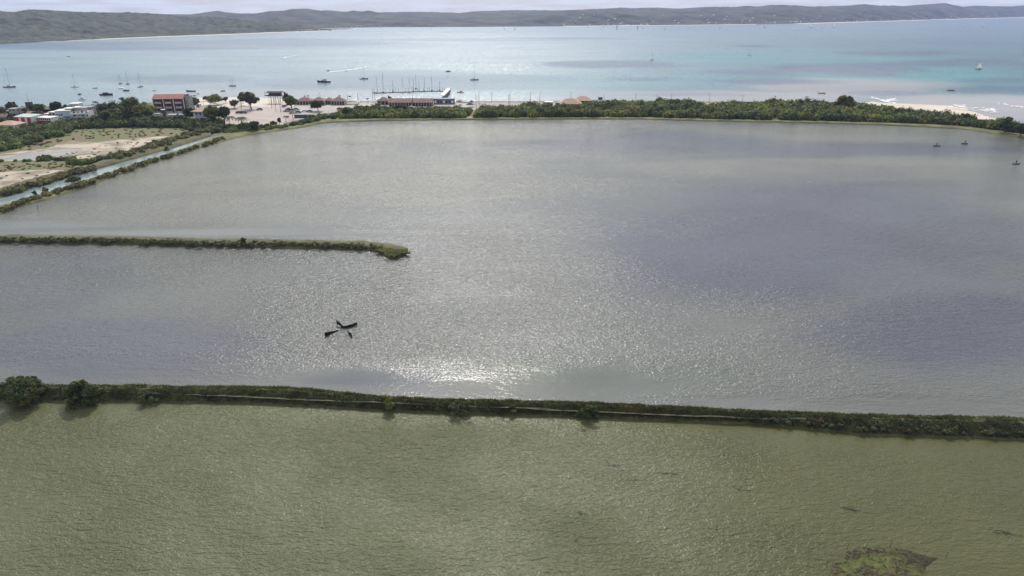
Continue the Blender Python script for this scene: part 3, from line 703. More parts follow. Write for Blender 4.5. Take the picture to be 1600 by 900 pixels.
HEAD_SKY = [(-400, 24), (-100, 20), (0, 17.5), (22, 19.5), (47, 15), (75, 16.5), (120, 19), (180, 20.5), (200, 20), (250, 22.5), (290, 26), (310, 25.5), (350, 27), (400, 33), (430, 36), (470, 40), (500, 45), (515, 47)]
head = hills('headland_hills', HEAD_SHORE, HEAD_SKY, -400, 515, 420, 90, lambda x: np.interp(x, [-400, 300, 515], [520, 480, 120]), M_hill, 15.0, 5, bscale=150, tree=3.2, lo=0.9)
FAR_SHORE = [(300, 46), (500, 44.2), (560, 43), (700, 42.2), (830, 41.5), (950, 40.5), (1100, 39), (1190, 38), (1260, 36.5), (1300, 35.3), (1400, 32.5), (1500, 29.5), (1600, 27), (1900, 22), (2200, 19.5)]
MID_SKY = [(300, 30), (380, 31), (430, 27), (500, 30), (560, 27), (620, 28), (700, 30), (760, 27), (810, 25), (850, 21), (880, 18), (920, 16.5), (960, 17), (1000, 20), (1040, 17), (1085, 16), (1130, 19), (1180, 18), (1230, 16), (1290, 17), (1340, 14), (1400, 15), (1450, 14), (1500, 16), (1560, 15), (1620, 15), (1900, 13), (2200, 12)]
FARSKY = [(100, 24), (200, 22), (300, 22.5), (328, 19), (340, 17), (352, 19), (372, 21), (400, 21), (420, 18), (443, 17.3), (455, 14.8), (480, 14.2), (500, 16.5), (515, 16.7), (540, 19), (553, 17), (562, 18.6), (578, 17.2), (592, 20), (640, 19), (680, 19), (720, 20), (740, 18.4), (800, 17), (860, 16.5), (920, 14.5), (970, 12), (990, 13.5), (1015, 12), (1060, 14), (1110, 12), (1180, 12), (1200, 10.5),
          (1240, 8), (1270, 10.5), (1300, 11), (1350, 9), (1372, 11), (1440, 8.5), (1475, 8), (1500, 11.5), (1520, 10.5), (1550, 12), (1590, 9), (1650, 10), (1900, 9), (2200, 10)]
mid = hills('shore_hills', FAR_SHORE, MID_SKY, 330, 2200, 520, 40, lambda x: np.interp(x, [330, 1000, 2200], [420, 650, 900]), M_hillfar, 26.0, 9, bscale=260, tree=2.0, lo=0.8)
hills('far_range_hills', FAR_SHORE, FARSKY, 300, 2200, 520, 40, lambda x: np.interp(x, [300, 1000, 2200], [1500, 1700, 1900]), M_hillfar, 40.0, 19, bscale=420, near=500, tree=2.5, lo=0.7)
hills('far_range_hills', [(100, 48), (600, 44)], FARSKY, 100, 560, 120, 30, 900, M_hillfar, 16.0, 29, bscale=300, near=700, tree=2)
hills('beach_spit', [(500, 47.2), (552, 45.8)], [(500, 45), (540, 44.5), (552, 45.6)], 498, 552, 60, 10, 40, M_hill, 1.0, 39, bscale=30)
# pale beaches under the hills
def shore_beach(pts, x0, x1, m_w, name='beach'):
    xs = np.linspace(x0, x1, 260); r = interp(pts, xs); a = np.array([tuple(G(x, y, 0.25)) for x, y in zip(xs, r)])
    wv = m_w * (0.5 + fbm(xs / 30, xs * 0, 6, 3))
    b = a.copy(); b[:, 1] -= wv; b[:, 2] = 0.05; a[:, 1] += 6; a[:, 2] = 1.3
    P = np.stack([b, a], 1).reshape(-1, 3)
    tag(np_mesh(name, P, grid_faces(260, 2), M_sand, {'col': np.ones((len(P), 3))}), kind='structure')
shore_beach([(x, y + 0.1) for x, y in HEAD_SHORE], -380, 515, 22)
shore_beach(FAR_SHORE, 880, 1180, 22)
shore_beach(FAR_SHORE, 1240, 2100, 60)
shore_beach([(498, 47.4), (552, 46.2)], 498, 556, 10)

# ================================================================== HAZE
def haze():
    mb = MB(); mb.box(-14500, -300, -3.5, 14500, 10200, 200); o = mb.build('haze', None or bpy.data.materials.new('haze_air'))
    m = o.data.materials[0]; m.use_nodes = True; t = m.node_tree
    for n in list(t.nodes):
        if n.type == 'BSDF_PRINCIPLED': t.nodes.remove(n)
    pv = t.nodes.new('ShaderNodeVolumePrincipled'); pv.inputs['Color'].default_value = (0.54, 0.63, 1.0, 1); pv.inputs['Density'].default_value = 0.000062; pv.inputs['Anisotropy'].default_value = 0.0
    t.links.new(pv.outputs[0], t.nodes['Material Output'].inputs['Volume'])
    tag(o, 'pale blue haze hanging over the bay', 'haze', kind='stuff')
haze()
#@@OBJECTS@@
# ================================================================== VEGETATION
def spots_in(polypx, z, n, rr, seed, rh=None, reject=None):
    """random bush positions inside a polygon traced on the ground"""
    rg = random.Random(seed)
    P = [G(x, y, z) for x, y in polypx]
    xs = [p.x for p in P]; ys = [p.y for p in P]; outp = []; tries = 0
    while len(outp) < n and tries < n * 60:
        tries += 1
        x = rg.uniform(min(xs), max(xs)); y = rg.uniform(min(ys), max(ys)); ins = False
        for i in range(len(P)):
            a, b = P[i], P[i - 1]
            if (a.y > y) != (b.y > y) and x < (b.x - a.x) * (y - a.y) / (b.y - a.y) + a.x: ins = not ins
        if not ins: continue
        k = float(vnoise(x / 14, y / 14, seed)) * 0.6 + 0.7
        r = rg.uniform(*rr) * k; h = (rg.uniform(*rh) if rh else r * rg.uniform(0.8, 1.15)) * k
        if rg.random() < .08: r *= 1.3; h *= 1.45
        outp.append((x, y, z + h * 0.35, r, r * rg.uniform(0.85, 1.1), h))
    return outp
def along(pts, z, n, rr, seed, off=0.6, rh=0.9):
    rg = random.Random(seed); P = [G(x, y, z) for x, y in pts]; o = []
    for i in range(n):
        t = rg.random() * (len(P) - 1); k = int(t); p = P[k].lerp(P[min(k + 1, len(P) - 1)], t - k)
        r = rg.uniform(*rr); o.append((p.x + rg.gauss(0, off), p.y + rg.gauss(0, off), z + r * 0.3, r, r, r * rh))
    return o
thicket('mangrove_thicket', 'long dense green thicket between the marina and the pond', 'thicket',
        spots_in([(480, 186), (520, 183), (530, 177), (560, 173), (735, 173.5), (733, 179), (722, 185), (600, 185.5)], ZG, 620, (1.7, 2.9), 1, (1.7, 2.7)), L_mangrove, 80, 0.55)
T2 = [(742, 184.5), (752, 178), (757, 173), (850, 173), (890, 171.5), (930, 168), (960, 165), (1080, 164.5), (1100, 168.5), (1190, 169), (1205, 165), (1300, 166), (1340, 170), (1400, 177), (1450, 182), (1500, 189), (1550, 196), (1600, 205), (1700, 219),
      (1700, 226), (1600, 209), (1550, 202), (1500, 196.5), (1440, 193), (1400, 191.5), (1300, 189), (1200, 187.5), (1100, 185.8), (1000, 183.4), (900, 183.6)]
thicket('mangrove_thicket', 'broad dark mangrove thicket right of the dirt path', 'thicket', spots_in(T2, ZG, 2300, (1.8, 3.5), 2, (2.0, 3.6)), L_mangrove, 78, 0.6)
thicket('scrub_thicket', 'green scrub below the white and crimson building', 'scrub', spots_in([(-300, 262), (-60, 236), (-20, 205), (40, 201), (100, 193), (128, 193), (120, 203), (95, 213), (60, 222), (20, 234), (-60, 246), (-300, 280)], ZG, 520, (1.6, 3.0), 3, (1.5, 2.6)), L_mid, 80, 0.55)
thicket('scrub_thicket', 'dark scrub belt between the hotel and the meadow', 'scrub', spots_in([(95, 199), (120, 191), (200, 189.5), (240, 190), (300, 191), (345, 192), (350, 204), (325, 210), (300, 207), (290, 200), (200, 199), (120, 202)], ZG, 560, (1.7, 2.9), 4, (1.5, 2.7)), L_dark, 80, 0.55)
thicket('scrub_thicket', 'low scrub around the sandy square corner by the pond', 'scrub', spots_in([(350, 203), (352, 197), (395, 197), (440, 199.5), (480, 190), (505, 183), (495, 190), (470, 196), (430, 203), (400, 206.5), (350, 209)], ZG, 240, (1.0, 2.0), 5, (0.9, 1.6)), L_mid, 70, 0.45)
thicket('canal_scrub', 'rounded pale green bushes lining the canal bank', 'scrub', along([(165, 250), (212, 240), (265, 222), (310, 209), (335, 204)], ZG + 0.8, 170, (1.0, 2.1), 6, 1.8) + along([(0, 304), (57, 287), (110, 271), (140, 264)], ZG + 0.8, 140, (0.5, 1.1), 7, 1.6), L_olive, 70, 0.4)
thicket('canal_scrub', 'brownish low scrub along the bank between canal and pond', 'scrub', along([(0, 331), (22, 321)], ZP + 0.6, 20, (0.5, 1.0), 8, 0.8) + along([(25, 319), (60, 309), (110, 294), (150, 281), (212, 260), (265, 243.5), (320, 226), (350, 216)], ZP + 0.7, 230, (0.6, 1.25), 9, 0.8, 0.75), L_olive, 60, 0.35)
thicket('pan_scrub', 'dark bushes on the strip between the two salt pans', 'scrub', along([(60, 249), (72, 249), (75, 250)], ZG, 10, (1.2, 1.9), 10, 0.6) + along([(-60, 256), (0, 253), (90, 251), (110, 250), (112, 251)], ZG, 60, (0.6, 1.3), 11, 0.8) + along([(112, 257), (130, 256), (150, 254)], ZG, 34, (1.1, 2.0), 12, 1.4), L_mid, 70, 0.4)
thicket('spit_scrub', 'low tangled scrub covering the pond spit', 'scrub', along([(x, (interp(SP_T, x) + interp(SP_B, x)) / 2) for x in range(-400, 600, 20)] + [(600, 390)], ZP + 0.75, 880, (0.35, 0.75), 13, 0.9, 0.65), leaf_mat('spit_leaves', (0.10, 0.115, 0.04), (0.055, 0.06, 0.028), 0.2), 44, 0.20)
thicket('waterfront_scrub', 'dark low plants between the halls and the thicket', 'scrub', spots_in([(580, 172), (735, 172), (735, 174), (560, 174)], ZG, 70, (0.8, 1.5), 14, (0.7, 1.4)), L_dark, 60, 0.4)
thicket('town_scrub', 'dark gardens between the houses on the left', 'scrub', spots_in([(-60, 186), (0, 180), (90, 178), (100, 184), (60, 184), (20, 192), (-60, 204)], ZG, 150, (1.6, 2.8), 15, (1.6, 2.6)) + spots_in([(140, 184), (240, 178), (242, 190), (180, 191), (140, 192)], ZG, 170, (1.7, 2.8), 16, (1.6, 2.6)) + spots_in([(-60, 180), (0, 174), (100, 171), (160, 168), (182, 167), (215, 172), (240, 171), (240, 179), (150, 184), (100, 178), (0, 181), (-60, 188)], ZG, 230, (1.5, 2.6), 26, (1.4, 2.4)), L_dark, 75, 0.5)

thicket('spit_tip_cover', 'bright green cover on the rounded tip of the spit', 'scrub', along([(598, 390), (606, 392), (614, 395), (622, 395), (630, 394), (618, 399), (610, 399)], ZP + 0.75, 170, (0.35, 0.7), 19, 0.8, 0.6), L_light, 44, 0.2)
thicket('meadow_tussocks', 'scattered tussocks over the meadow and pan edges', 'grass',
        spots_in([(-60, 240), (30, 226), (90, 210), (120, 201), (200, 198.5), (300, 202), (262, 212), (200, 215), (112, 219), (60, 234), (-60, 250)], ZG - .05, 130, (0.35, 1.0), 41, (0.2, 0.55))
        + spots_in([(-60, 262), (60, 255.5), (150, 253), (130, 263), (60, 264), (-60, 275)], ZG, 90, (0.3, 0.8), 42, (0.2, 0.5))
        + spots_in([(-60, 272), (60, 263), (115, 264), (50, 282), (-60, 310)], ZG, 16, (0.3, 0.9), 43, (0.12, 0.3))
        + spots_in([(60, 250), (160, 249), (240, 220), (262, 213), (200, 218), (120, 236)], ZG, 40, (0.3, 0.8), 44, (0.12, 0.3)), L_olive, 40, 0.28)
# grass and weeds on the near dyke
def tufts(name, label, rowsT, rowsB, f0, f1, n, z, hgt, seed, m, x0=-400, x1=1980, tall=None, zprof=None):
    r = np.random.default_rng(seed)
    px = r.uniform(x0, x1, n); f = r.uniform(f0, f1, n)
    rt, rb = interp(rowsT, px), interp(rowsB, px); row = rt + (rb - rt) * f
    P = np.array([tuple(G(a, b, z)) for a, b in zip(px, row)])
    if zprof is not None: P[:, 2] = z + np.interp(f, zprof[0], zprof[1])
    clump = fbm(P[:, 0] / 2.2, P[:, 1] / 1.2, seed, 3); tallf = 0.5 + 1.3 * clump ** 1.5 * 1.6
    nb = 7; k = n * nb
    idx = np.repeat(np.arange(n), nb)
    base = P[idx] + np.stack([r.normal(0, 0.14, k), r.normal(0, 0.14, k), np.zeros(k)], 1)
    ang = r.uniform(0, 2 * np.pi, k); hh = hgt * tallf[idx] * r.uniform(0.5, 1.2, k); wd = r.uniform(0.03, 0.075, k)
    lean = np.stack([np.cos(ang), np.sin(ang), np.zeros(k)], 1) * (hh * r.uniform(0.2, 0.8, k))[:, None]
    side = np.stack([-np.sin(ang), np.cos(ang), np.zeros(k)], 1) * wd[:, None]
    tip = base + lean + np.stack([0 * hh, 0 * hh, hh], 1)
    mid = base + lean * 0.4 + np.stack([0 * hh, 0 * hh, hh * 0.6], 1)
    Q = np.stack([base - side, mid - side * 0.8, tip, mid + side * 0.8], 1).reshape(-1, 3)
    tint = (0.55 + 0.9 * fbm(P[:, 0] / 3 + 9, P[:, 1] / 2, seed + 3, 3))[idx] * r.uniform(0.75, 1.25, k)
    red = np.clip((fbm(P[:, 0] / 6 + 50, P[:, 1] / 3, seed + 8, 3) - 0.5) * 2, 0, 1)[idx]
    C = np.stack([tint * (1 + red * 0.6), tint, tint * (1 - red * 0.3)], 1)
    o = np_mesh(name, Q, np.arange(k * 4).reshape(k, 4), m, {'col': np.repeat(C, 4, 0)})
    return tag(o, label, 'grass', kind='stuff')
ZPRO = ([0, .1, .25, .45, .6, .8, 1.0, 1.05], [0.1, 0.7, 0.98, 1.03, 0.98, 0.65, 0.2, 0.0])   # from the far edge to the near edge
tufts('bank_grass', 'rough grass on the far shoulder of the near dyke', DY_TOP, DY_BOT, 0.02, 0.30, 11000, ZP, 0.26, 1, L_grass, zprof=ZPRO)
tufts('bank_weeds', 'dark weeds covering the near slope of the dyke', DY_TOP, DY_BOT, 0.40, 0.97, 21000, ZP, 0.25, 2, leaf_mat('weed_blades', (0.095, 0.115, 0.04), (0.045, 0.05, 0.025), 0.5), zprof=ZPRO)
thicket('bank_bushes_cover', 'knee-high shrubs along the near dyke slope', 'shrubs', 
        [(p.x, p.y, ZP + h, r, r, r * 0.9) for p, r, h in [(G(x, interp(DY_TOP, x) + (interp(DY_BOT, x) - interp(DY_TOP, x)) * f, ZP), r_, h_) for x, f, r_, h_ in
         [(rngx.uniform(-400, 1980), rngx.uniform(0.45, 0.92), rngx.uniform(0.15, 0.38), rngx.uniform(0.3, 0.7)) for rngx in [random.Random(5)] for _ in range(620)]]] +
        [(p.x, p.y, ZP + 0.75, r, r, r * 0.9) for p, r in [(G(x, interp(DY_TOP, x) + (interp(DY_BOT, x) - interp(DY_TOP, x)) * f, ZP), r_) for x, f, r_ in
         [(rngy.uniform(1190, 1980), rngy.uniform(0.3, 0.95), rngy.uniform(0.25, 0.6)) for rngy in [random.Random(6)] for _ in range(330)]]] +
        [(p.x, p.y, ZP + 0.8, r, r * 0.8, r * 0.8) for p, r in [(G(x, y, ZP), r_) for x, y, r_ in [(rngz.uniform(405, 510), 0, rngz.uniform(0.3, 0.6)) for rngz in [random.Random(7)] for _ in range(60)] for y in [interp(DY_TOP, x) + 5]]],
        leaf_mat('dyke_shrub_leaves', (0.085, 0.10, 0.035), (0.04, 0.05, 0.02), 0.5), 60, 0.11)

def bush(label, px, py, wpx, hpx, m, seed, dens=170, leaf=0.13, group=None, twig=0.5, z=ZP + 0.3, lobes=12, core=True):
    rg = random.Random(seed); s_ = S(py, z); W_, H_ = wpx * s_, hpx * s_ * 1.12
    t = thing('bush', label, 'bush', G(px, py - 4 * min(1, wpx / 40), z), 0, group)
    cen = []; rad = []; mb = MB()
    for i in range(lobes):
        a = rg.uniform(0, 2 * math.pi); q = math.sqrt(rg.random()) * 0.72
        q = q / 0.72 * 0.8; x, y = math.cos(a) * q * W_ / 2, math.sin(a) * q * W_ / 2 * 0.7
        zz = H_ * rg.uniform(0.12, 0.80) * (1 - 0.55 * q)
        r = W_ * rg.uniform(0.12, 0.20)
        cen.append((x, y, zz)); rad.append((r, r, min(r, H_ * 0.32)))
        mb.path([(x * 0.1, y * 0.1, -0.5), (x * 0.5, y * 0.5, zz * 0.5), (x, y, zz)], [0.05, 0.035, 0.015], 5)
        for j in range(3):
            e = (x + rg.gauss(0, r * 0.75), y + rg.gauss(0, r * 0.6), zz + rg.uniform(-0.6, 0.75) * r)
            mb.tube((x, y, zz), e, 0.015, 0.006, 4)
            cen.append(e); k = r * rg.uniform(0.4, 0.75); rad.append((k, k, k * 0.7))
    mb.build('branches', M_bark, t)
    n_main = [c for c in cen]
    P = [leaves(cen, rad, dens, leaf, tint=0.3)]
    if core: P.append(blobs_np(cen, np.array(rad) * 0.6))
    V, Fq, C = merge(P); np_mesh('leaves', V, Fq, m, {'col': C}, parent=t)
    return t
bush('largest rounded bush at the left end of the near dyke', 34, 629, 74, 44, L_dark, 1, 190, 0.13, lobes=26)
bush('dark round bush, second from the left on the near dyke', 133, 631, 52, 43, L_dark, 2, 190, 0.13, lobes=22)
bush('low spreading bush right of the two big ones on the dyke', 232, 629, 26, 15, L_dark, 3, 110, 0.12, lobes=6)
bush('yellow-green bush overhanging the middle of the near dyke', 603, 642, 28, 28, L_light, 4, 90, 0.12, lobes=8, core=False)
bush('thin twiggy bush on the dyke right of the yellow-green one', 719, 647, 38, 24, L_dark, 5, 60, 0.11, lobes=9, core=False)
bush('small tuft-like bush between the twiggy and the dark bush', 800, 646, 18, 16, L_mid, 6, 90, 0.11, lobes=5)
bush('dark leafy bush on the dyke below the dark water patch', 925, 654, 36, 25, L_dark, 7, 150, 0.12, lobes=9)
bush('reddish leafless shrub near the right part of the dyke', 1273, 668, 20, 24, mat('dry_twig_leaves', (0.11, 0.06, 0.045), 0.9, attr=True, var=0.2, vscale=2), 8, 10, 0.09, lobes=9, core=False)
bush('small bush half way along the dyke left of centre', 905, 651, 14, 12, L_mid, 9, 90, 0.11, lobes=4)
bush('lone dark shrub standing up from the spit', 382, 381, 11, 11, L_dark, 10, 90, 0.2, z=ZP + 0.9, lobes=6, core=False)
bush('tiny shrub right of the lone dark one on the spit', 398, 380, 5, 5, L_dark, 11, 60, 0.15, z=ZP + 0.9, lobes=3, core=False)
bush('light green shrub near the left end of the spit', 113, 378, 12, 10, L_light, 12, 110, 0.2, z=ZP + 0.9, lobes=6)
bush('small grey shrub at the far left of the spit', 61, 375, 6, 5, L_olive, 13, 70, 0.15, z=ZP + 0.9, lobes=3)
bush('feathery shrub leaning over the canal left of the reeds', 115, 288, 22, 9, L_mid, 14, 90, 0.3, z=ZP + 0.4, lobes=7, core=False)
bush('small sparse shrub in the canal near its wide end', 55, 305, 9, 7, L_dark, 15, 60, 0.25, z=ZP + 0.4, lobes=4, core=False)
bush('grey-green shrub in the canal beside the small sparse one', 70, 301, 12, 7, L_olive, 16, 70, 0.25, z=ZP + 0.4, lobes=5, core=False)
bush('pale bush on the inner canal bank half way up', 265, 236, 12, 8, L_light, 17, 90, 0.35, z=ZP + 0.4, lobes=5)

# single trees one can tell apart: label, column, row of the foot, height, width, leaf
TREES = [
 ('dark tree at the left edge behind the pink roofs', 3, 184, 14, 16, L_dark), ('round dark tree behind the grey tower building', 22, 180, 21, 20, L_dark),
 ('wide dark tree right of the radio mast', 60, 182, 20, 26, L_dark), ('lower dark tree in front of the wide one', 61, 187, 14, 18, L_dark),
 ('dense dark round tree left of the white apartment block', 90, 181, 22, 18, L_dark), ('slim dark tree behind the apartment roof', 104, 176, 13, 8, L_dark),
 ('dark tree by the water right of the apartment block', 163, 176, 13, 17, L_dark), ('broad light green tree in front of the bay left of the hotel', 178, 190, 19, 38, L_mid),
 ('tall domed tree furthest left of the hotel', 210, 184, 33, 26, L_mid), ('very dark tree under the tall domed one', 203, 191, 24, 20, L_dark),
 ('wide yellow-green tree touching the hotel', 229, 186, 24, 36, L_light), ('round green tree right of the hotel tower', 304, 170, 18, 18, L_mid),
 ('pale bushy tree on the beach behind the terracotta house', 338, 164, 17, 25, L_light), ('little dark tree left of the pale one on the beach', 322, 158, 8, 11, L_dark),
 ('small dark tree right of the pale one on the beach', 353, 161, 10, 7, L_dark), ('medium tree between the tents and the big dark tree', 366, 170, 15, 15, L_mid),
 ('big dark umbrella tree with a thick trunk on the beach', 393, 171, 28, 31, L_dark), ('large dark tree right of the terracotta house', 333, 194, 29, 30, L_mid),
 ('dark tree with bare trunk at the edge of the square', 351, 193, 27, 17, L_dark), ('reddish dark tree between the hotel and the terracotta house', 297, 189, 20, 18, L_dark),
 ('round tree with forked trunk among the parked cars', 457, 172, 22, 21, L_mid), ('dark wide tree in front of the market roofs', 497, 174, 17, 22, L_dark),
 ('dark round tree beside the hut on stilts', 449, 163, 19, 14, L_dark), ('dark conical tree rising from the left thicket', 540, 184, 17, 13, L_dark),
 ('grey-green tree sticking out above the right thicket', 1317, 172, 23, 25, L_olive), ('dark tree at the start of the right thicket', 1204, 169, 14, 12, L_dark),
 ('pale small tree left of the start of the right thicket', 1190, 169, 10, 12, L_light), ('rounded tree behind the beach end of the thicket', 1508, 192, 15, 17, L_dark),
 ('large dark tree near the right edge by the shore', 1569, 208, 24, 27, L_dark), ('dark tree at the right edge beyond the pond', 1594, 214, 22, 24, L_dark),
 ('small round tree on the sandy square', 437, 194, 10, 6, L_dark), ('dark shrub tree at the square corner by the pond', 399, 205, 15, 16, L_dark),
 ('bushy tree left of the dark one at the square corner', 382, 204, 12, 18, L_mid), ('little tree in front of the marina halls', 628, 176, 11, 18, L_dark),
 ('sparse sapling clump on the sand near the pond', 428, 198, 9, 12, L_olive), ('thin sapling left of the clump on the sand', 419, 200, 7, 6, L_olive),
 ('dark tree beyond the low blue building', 965, 166, 9, 10, L_dark), ('dark crown behind the low blue building', 950, 165, 9, 9, L_dark),
 ('red-leaved round shrub at the palm foot', 353, 200, 5, 7, mat('red_leaves', (0.13, 0.03, 0.03), 0.8, attr=True, var=0.2, vscale=1)), ('pale bush by the quay left of the marina house', 592, 168, 7, 10, L_olive)]
for i, (lb, px, py, hp, wp, lm) in enumerate(TREES):
    s_ = S(py, ZG)
    make_tree('tree', lb, G(px, py, ZG), hp * s_ * 1.03, wp * s_ * 0.98, lm, seed=i, n_lobes=11 if wp > 15 else 7, n_each=150 if wp > 15 else 90, leaf=0.50 if wp > 15 else 0.38)
PALMS = [('palm tree with bare trunk nearest the dark trees on the square', 360, 199, 17, 4.6), ('palm tree on the square right of the first one', 380, 197, 14, 4.4), ('small palm on the sand near the car park', 447, 191, 10, 2.6),
         ('little dark palm beside the blue container', 458, 186, 12, 2.4), ('palm tree rising from the thicket by the paved road', 819, 172, 11, 2.9), ('dark shaggy palm in the thicket behind the shore path', 556, 184, 14, 3.2),
         ('short palm by the marina forecourt', 719, 170, 7, 1.8), ('thin palm behind the beach tents', 378, 166, 10, 2.4)]
for i, (lb, px, py, hp, fr) in enumerate(PALMS): make_palm(lb, G(px, py, ZG), hp * S(py, ZG) * 0.92, fr, seed=i)
# ================================================================== BUILDINGS
def rect(p, name, x0, y0, z0, x1, y1, z1, m, label=None):
    mb = MB(); mb.box(x0, y0, z0, x1, y1, z1); o = mb.build(name, m, p)
    if label: o['label'] = label
    return o
def windows(t, W_, y, floors, cols, wz, hz, z0, dz, frame=M_white, wm=1.1, side=None, x0=None, x1=None):
    """openings on the front (y) or on a side wall (side = x)"""
    x0 = -W_ / 2 if x0 is None else x0; x1 = W_ / 2 if x1 is None else x1
    for f in range(floors):
        for c in range(cols):
            cx = x0 + (x1 - x0) * (c + 0.5) / cols; zb = z0 + f * dz
            fr = MB(); pn = MB()
            if side is None:
                fr.box(cx - wm / 2 - .08, y - 0.07, zb - .08, cx + wm / 2 + .08, y + 0.02, zb + hz + .08); pn.box(cx - wm / 2, y - 0.09, zb, cx + wm / 2, y - 0.072, zb + hz)
            else:
                sg = 1 if side > 0 else -1
                a, b = sorted((side - sg * 0.02, side + sg * 0.07)); c0, c1 = sorted((side + sg * 0.072, side + sg * 0.09))
                fr.box(a, cx - wm / 2 - .08, zb - .08, b, cx + wm / 2 + .08, zb + hz + .08); pn.box(c0, cx - wm / 2, zb, c1, cx + wm / 2, zb + hz)
            o = fr.build('window', frame, t); pn.build('pane', M_glass, o)
def house(label, px, py, wpx, hpx, dep, wall, roof, roofm, rh=1.6, rz=0, floors=1, cols=3, name='house', cat='house', door=True, group=None, z=None, ov=0.5, wm=1.1):
    z = ZG + 0.0 if z is None else z
    s_ = S(py, z); W_ = wpx * s_; Hh = hpx * s_ * 1.01
    t = thing(name, label, cat, G(px, py, z), R(rz), group)
    rect(t, 'wall', -W_ / 2, 0, -0.4, W_ / 2, dep, Hh, wall)
    mb = MB()
    if roof == 'gable': mb.gable(-W_ / 2, 0, W_ / 2, dep, Hh, rh, ov)
    elif roof == 'gabley': mb.gable(-W_ / 2, 0, W_ / 2, dep, Hh, rh, ov, 'y')
    elif roof == 'hip': mb.hip(-W_ / 2, 0, W_ / 2, dep, Hh, rh, ov)
    else: mb.box(-W_ / 2 - ov * 0.6, -ov * 0.6, Hh + 0.003, W_ / 2 + ov * 0.6, dep + ov * 0.6, Hh + 0.3)
    mb.build('roof', roofm, t)
    fh = Hh / floors
    windows(t, W_, 0, floors, cols, 0, min(1.2, fh * 0.5), fh * 0.32, fh, wm=min(wm, W_ / cols * 0.6))
    windows(t, dep, 0, floors, max(1, int(dep / 3)), 0, min(1.2, fh * 0.5), fh * 0.32, fh, side=W_ / 2, x0=0, x1=dep, wm=min(1.0, dep / 3))
    if door:
        d = rect(t, 'door', -W_ / 2 + W_ * 0.52, -0.06, 0, -W_ / 2 + W_ * 0.52 + 0.9, -0.03 + 0.05, min(2.05, Hh * 0.85), M_dwood)
    return t, W_, Hh

# --- the maroon hotel
def hotel():
    s_ = S(180, ZG); t = thing('hotel', 'maroon three-storey hotel with red tiled roof and white balconies', 'hotel', G(267, 180, ZG), R(4))
    W_ = 46.0 * s_; zb = 3.6 * s_ ; top = 25.2 * s_; fh = (top - zb) / 3; dep = 9
    rect(t, 'wall', -W_ / 2, 0, -0.4, W_ / 2, dep, top, M_maroon)
    rect(t, 'terrace', -W_ / 2 - 0.3, -3.2, 0, W_ / 2 + 1.2, -0.01, zb - 0.35, M_grey)
    f = MB(); f.box(-W_ / 2 - 0.3, -3.28, zb - 0.35 + 0.003, W_ / 2 + 1.2, -3.2, zb + 0.55)
    f.build('terrace_fence', M_pblue, t)
    for i in range(4):
        x = -W_ / 2 + W_ * i / 3
        rect(t, 'pilaster', x - 0.17, -0.45, 0, x + 0.17, 0.0 - 0.003, top + 0.1, M_white)
    for b in range(3):
        bx = -W_ / 2 + W_ * (b + 0.5) / 3; bw = W_ / 3 - 0.9
        for k in range(3):
            z = zb + k * fh
            o = MB(); o.box(bx - 0.9, -0.06, z + 0.2, bx + 0.9, 0.02, z + fh * 0.8); dr = o.build('balcony_door', mat('dark_maroon_door', (0.025, 0.012, 0.016), .5), t)
            bl = MB(); bl.box(bx - 1.9, -1.3, z + 0.05, bx + 1.9, -0.003, z + 0.2); bo = bl.build('balcony', M_white, t)
            rl = MB(); n = 15
            for q in range(n):
                xx = bx - 1.85 + 3.7 * q / (n - 1); rl.box(xx - 0.055, -1.32, z + 0.2, xx + 0.055, -1.22, z + 1.0)
            rl.box(bx - 1.9, -1.34, z + 1.0, bx + 1.9, -1.2, z + 1.12); rl.build('railing', M_white, bo)
        r = MB(); x0, x1 = -W_ / 2 + W_ * b / 3 - 0.2, -W_ / 2 + W_ * (b + 1) / 3 + 0.15; zo = 0.08 * b + 0.02
        r.add([(x0, -1.1, top - 0.2 + zo), (x1, -1.1, top - 0.2 + zo), (x1, dep * 0.45, top + 2.3 + zo), (x0, dep * 0.45, top + 2.3 + zo), (x0, dep + 0.5, top - 0.2 + zo), (x1, dep + 0.5, top - 0.2 + zo),
               (x0, -1.1, top - 0.4 + zo), (x1, -1.1, top - 0.4 + zo), (x1, dep + 0.5, top - 0.4 + zo), (x0, dep + 0.5, top - 0.4 + zo)],
              [(0, 1, 2, 3), (3, 2, 5, 4), (0, 6, 7, 1), (4, 5, 8, 9), (6, 9, 8, 7), (0, 3, 4), (1, 5, 2), (0, 4, 9, 6), (1, 7, 8, 5)])
        r.build('roof', mat('hotel_roof_tiles', (0.40, 0.19, 0.16), 0.85, col2=(0.27, 0.12, 0.10), vscale=0.9), t)
    # stair wing on the right
    rect(t, 'stair_wing', W_ / 2 + 0.32, 2.0, -0.4, W_ / 2 + 3.0, dep - 1, top + 1.3, M_grey)
    for k in range(3):
        o = MB(); z = zb + k * fh; o.box(W_ / 2 + 0.7, 1.9, z + 0.3, W_ / 2 + 2.6, 1.997, z + fh * 0.72); w_ = o.build('window', M_white, t)
        o = MB(); o.box(W_ / 2 + 0.9, 1.86, z + 0.45, W_ / 2 + 1.55, 1.897, z + fh * 0.66); o.box(W_ / 2 + 1.75, 1.86, z + 0.45, W_ / 2 + 2.4, 1.897, z + fh * 0.66); o.build('pane', M_maroon, w_)
    rect(t, 'water_tank', W_ / 2 + 0.8, 3.2, top + 1.303, W_ / 2 + 2.3, 5.2, top + 2.3, M_dgrey)
    return t
hotel()
house('white flat-roofed annex in front of the right half of the hotel', 276, 190, 26, 9.5, 5, M_cream, 'flat', M_grey, rz=5, cols=4, name='annex', cat='annex')
house('small white annex below the left bay of the hotel', 246, 187, 13, 8, 4, M_white, 'flat', M_grey, cols=2, name='annex', cat='annex')
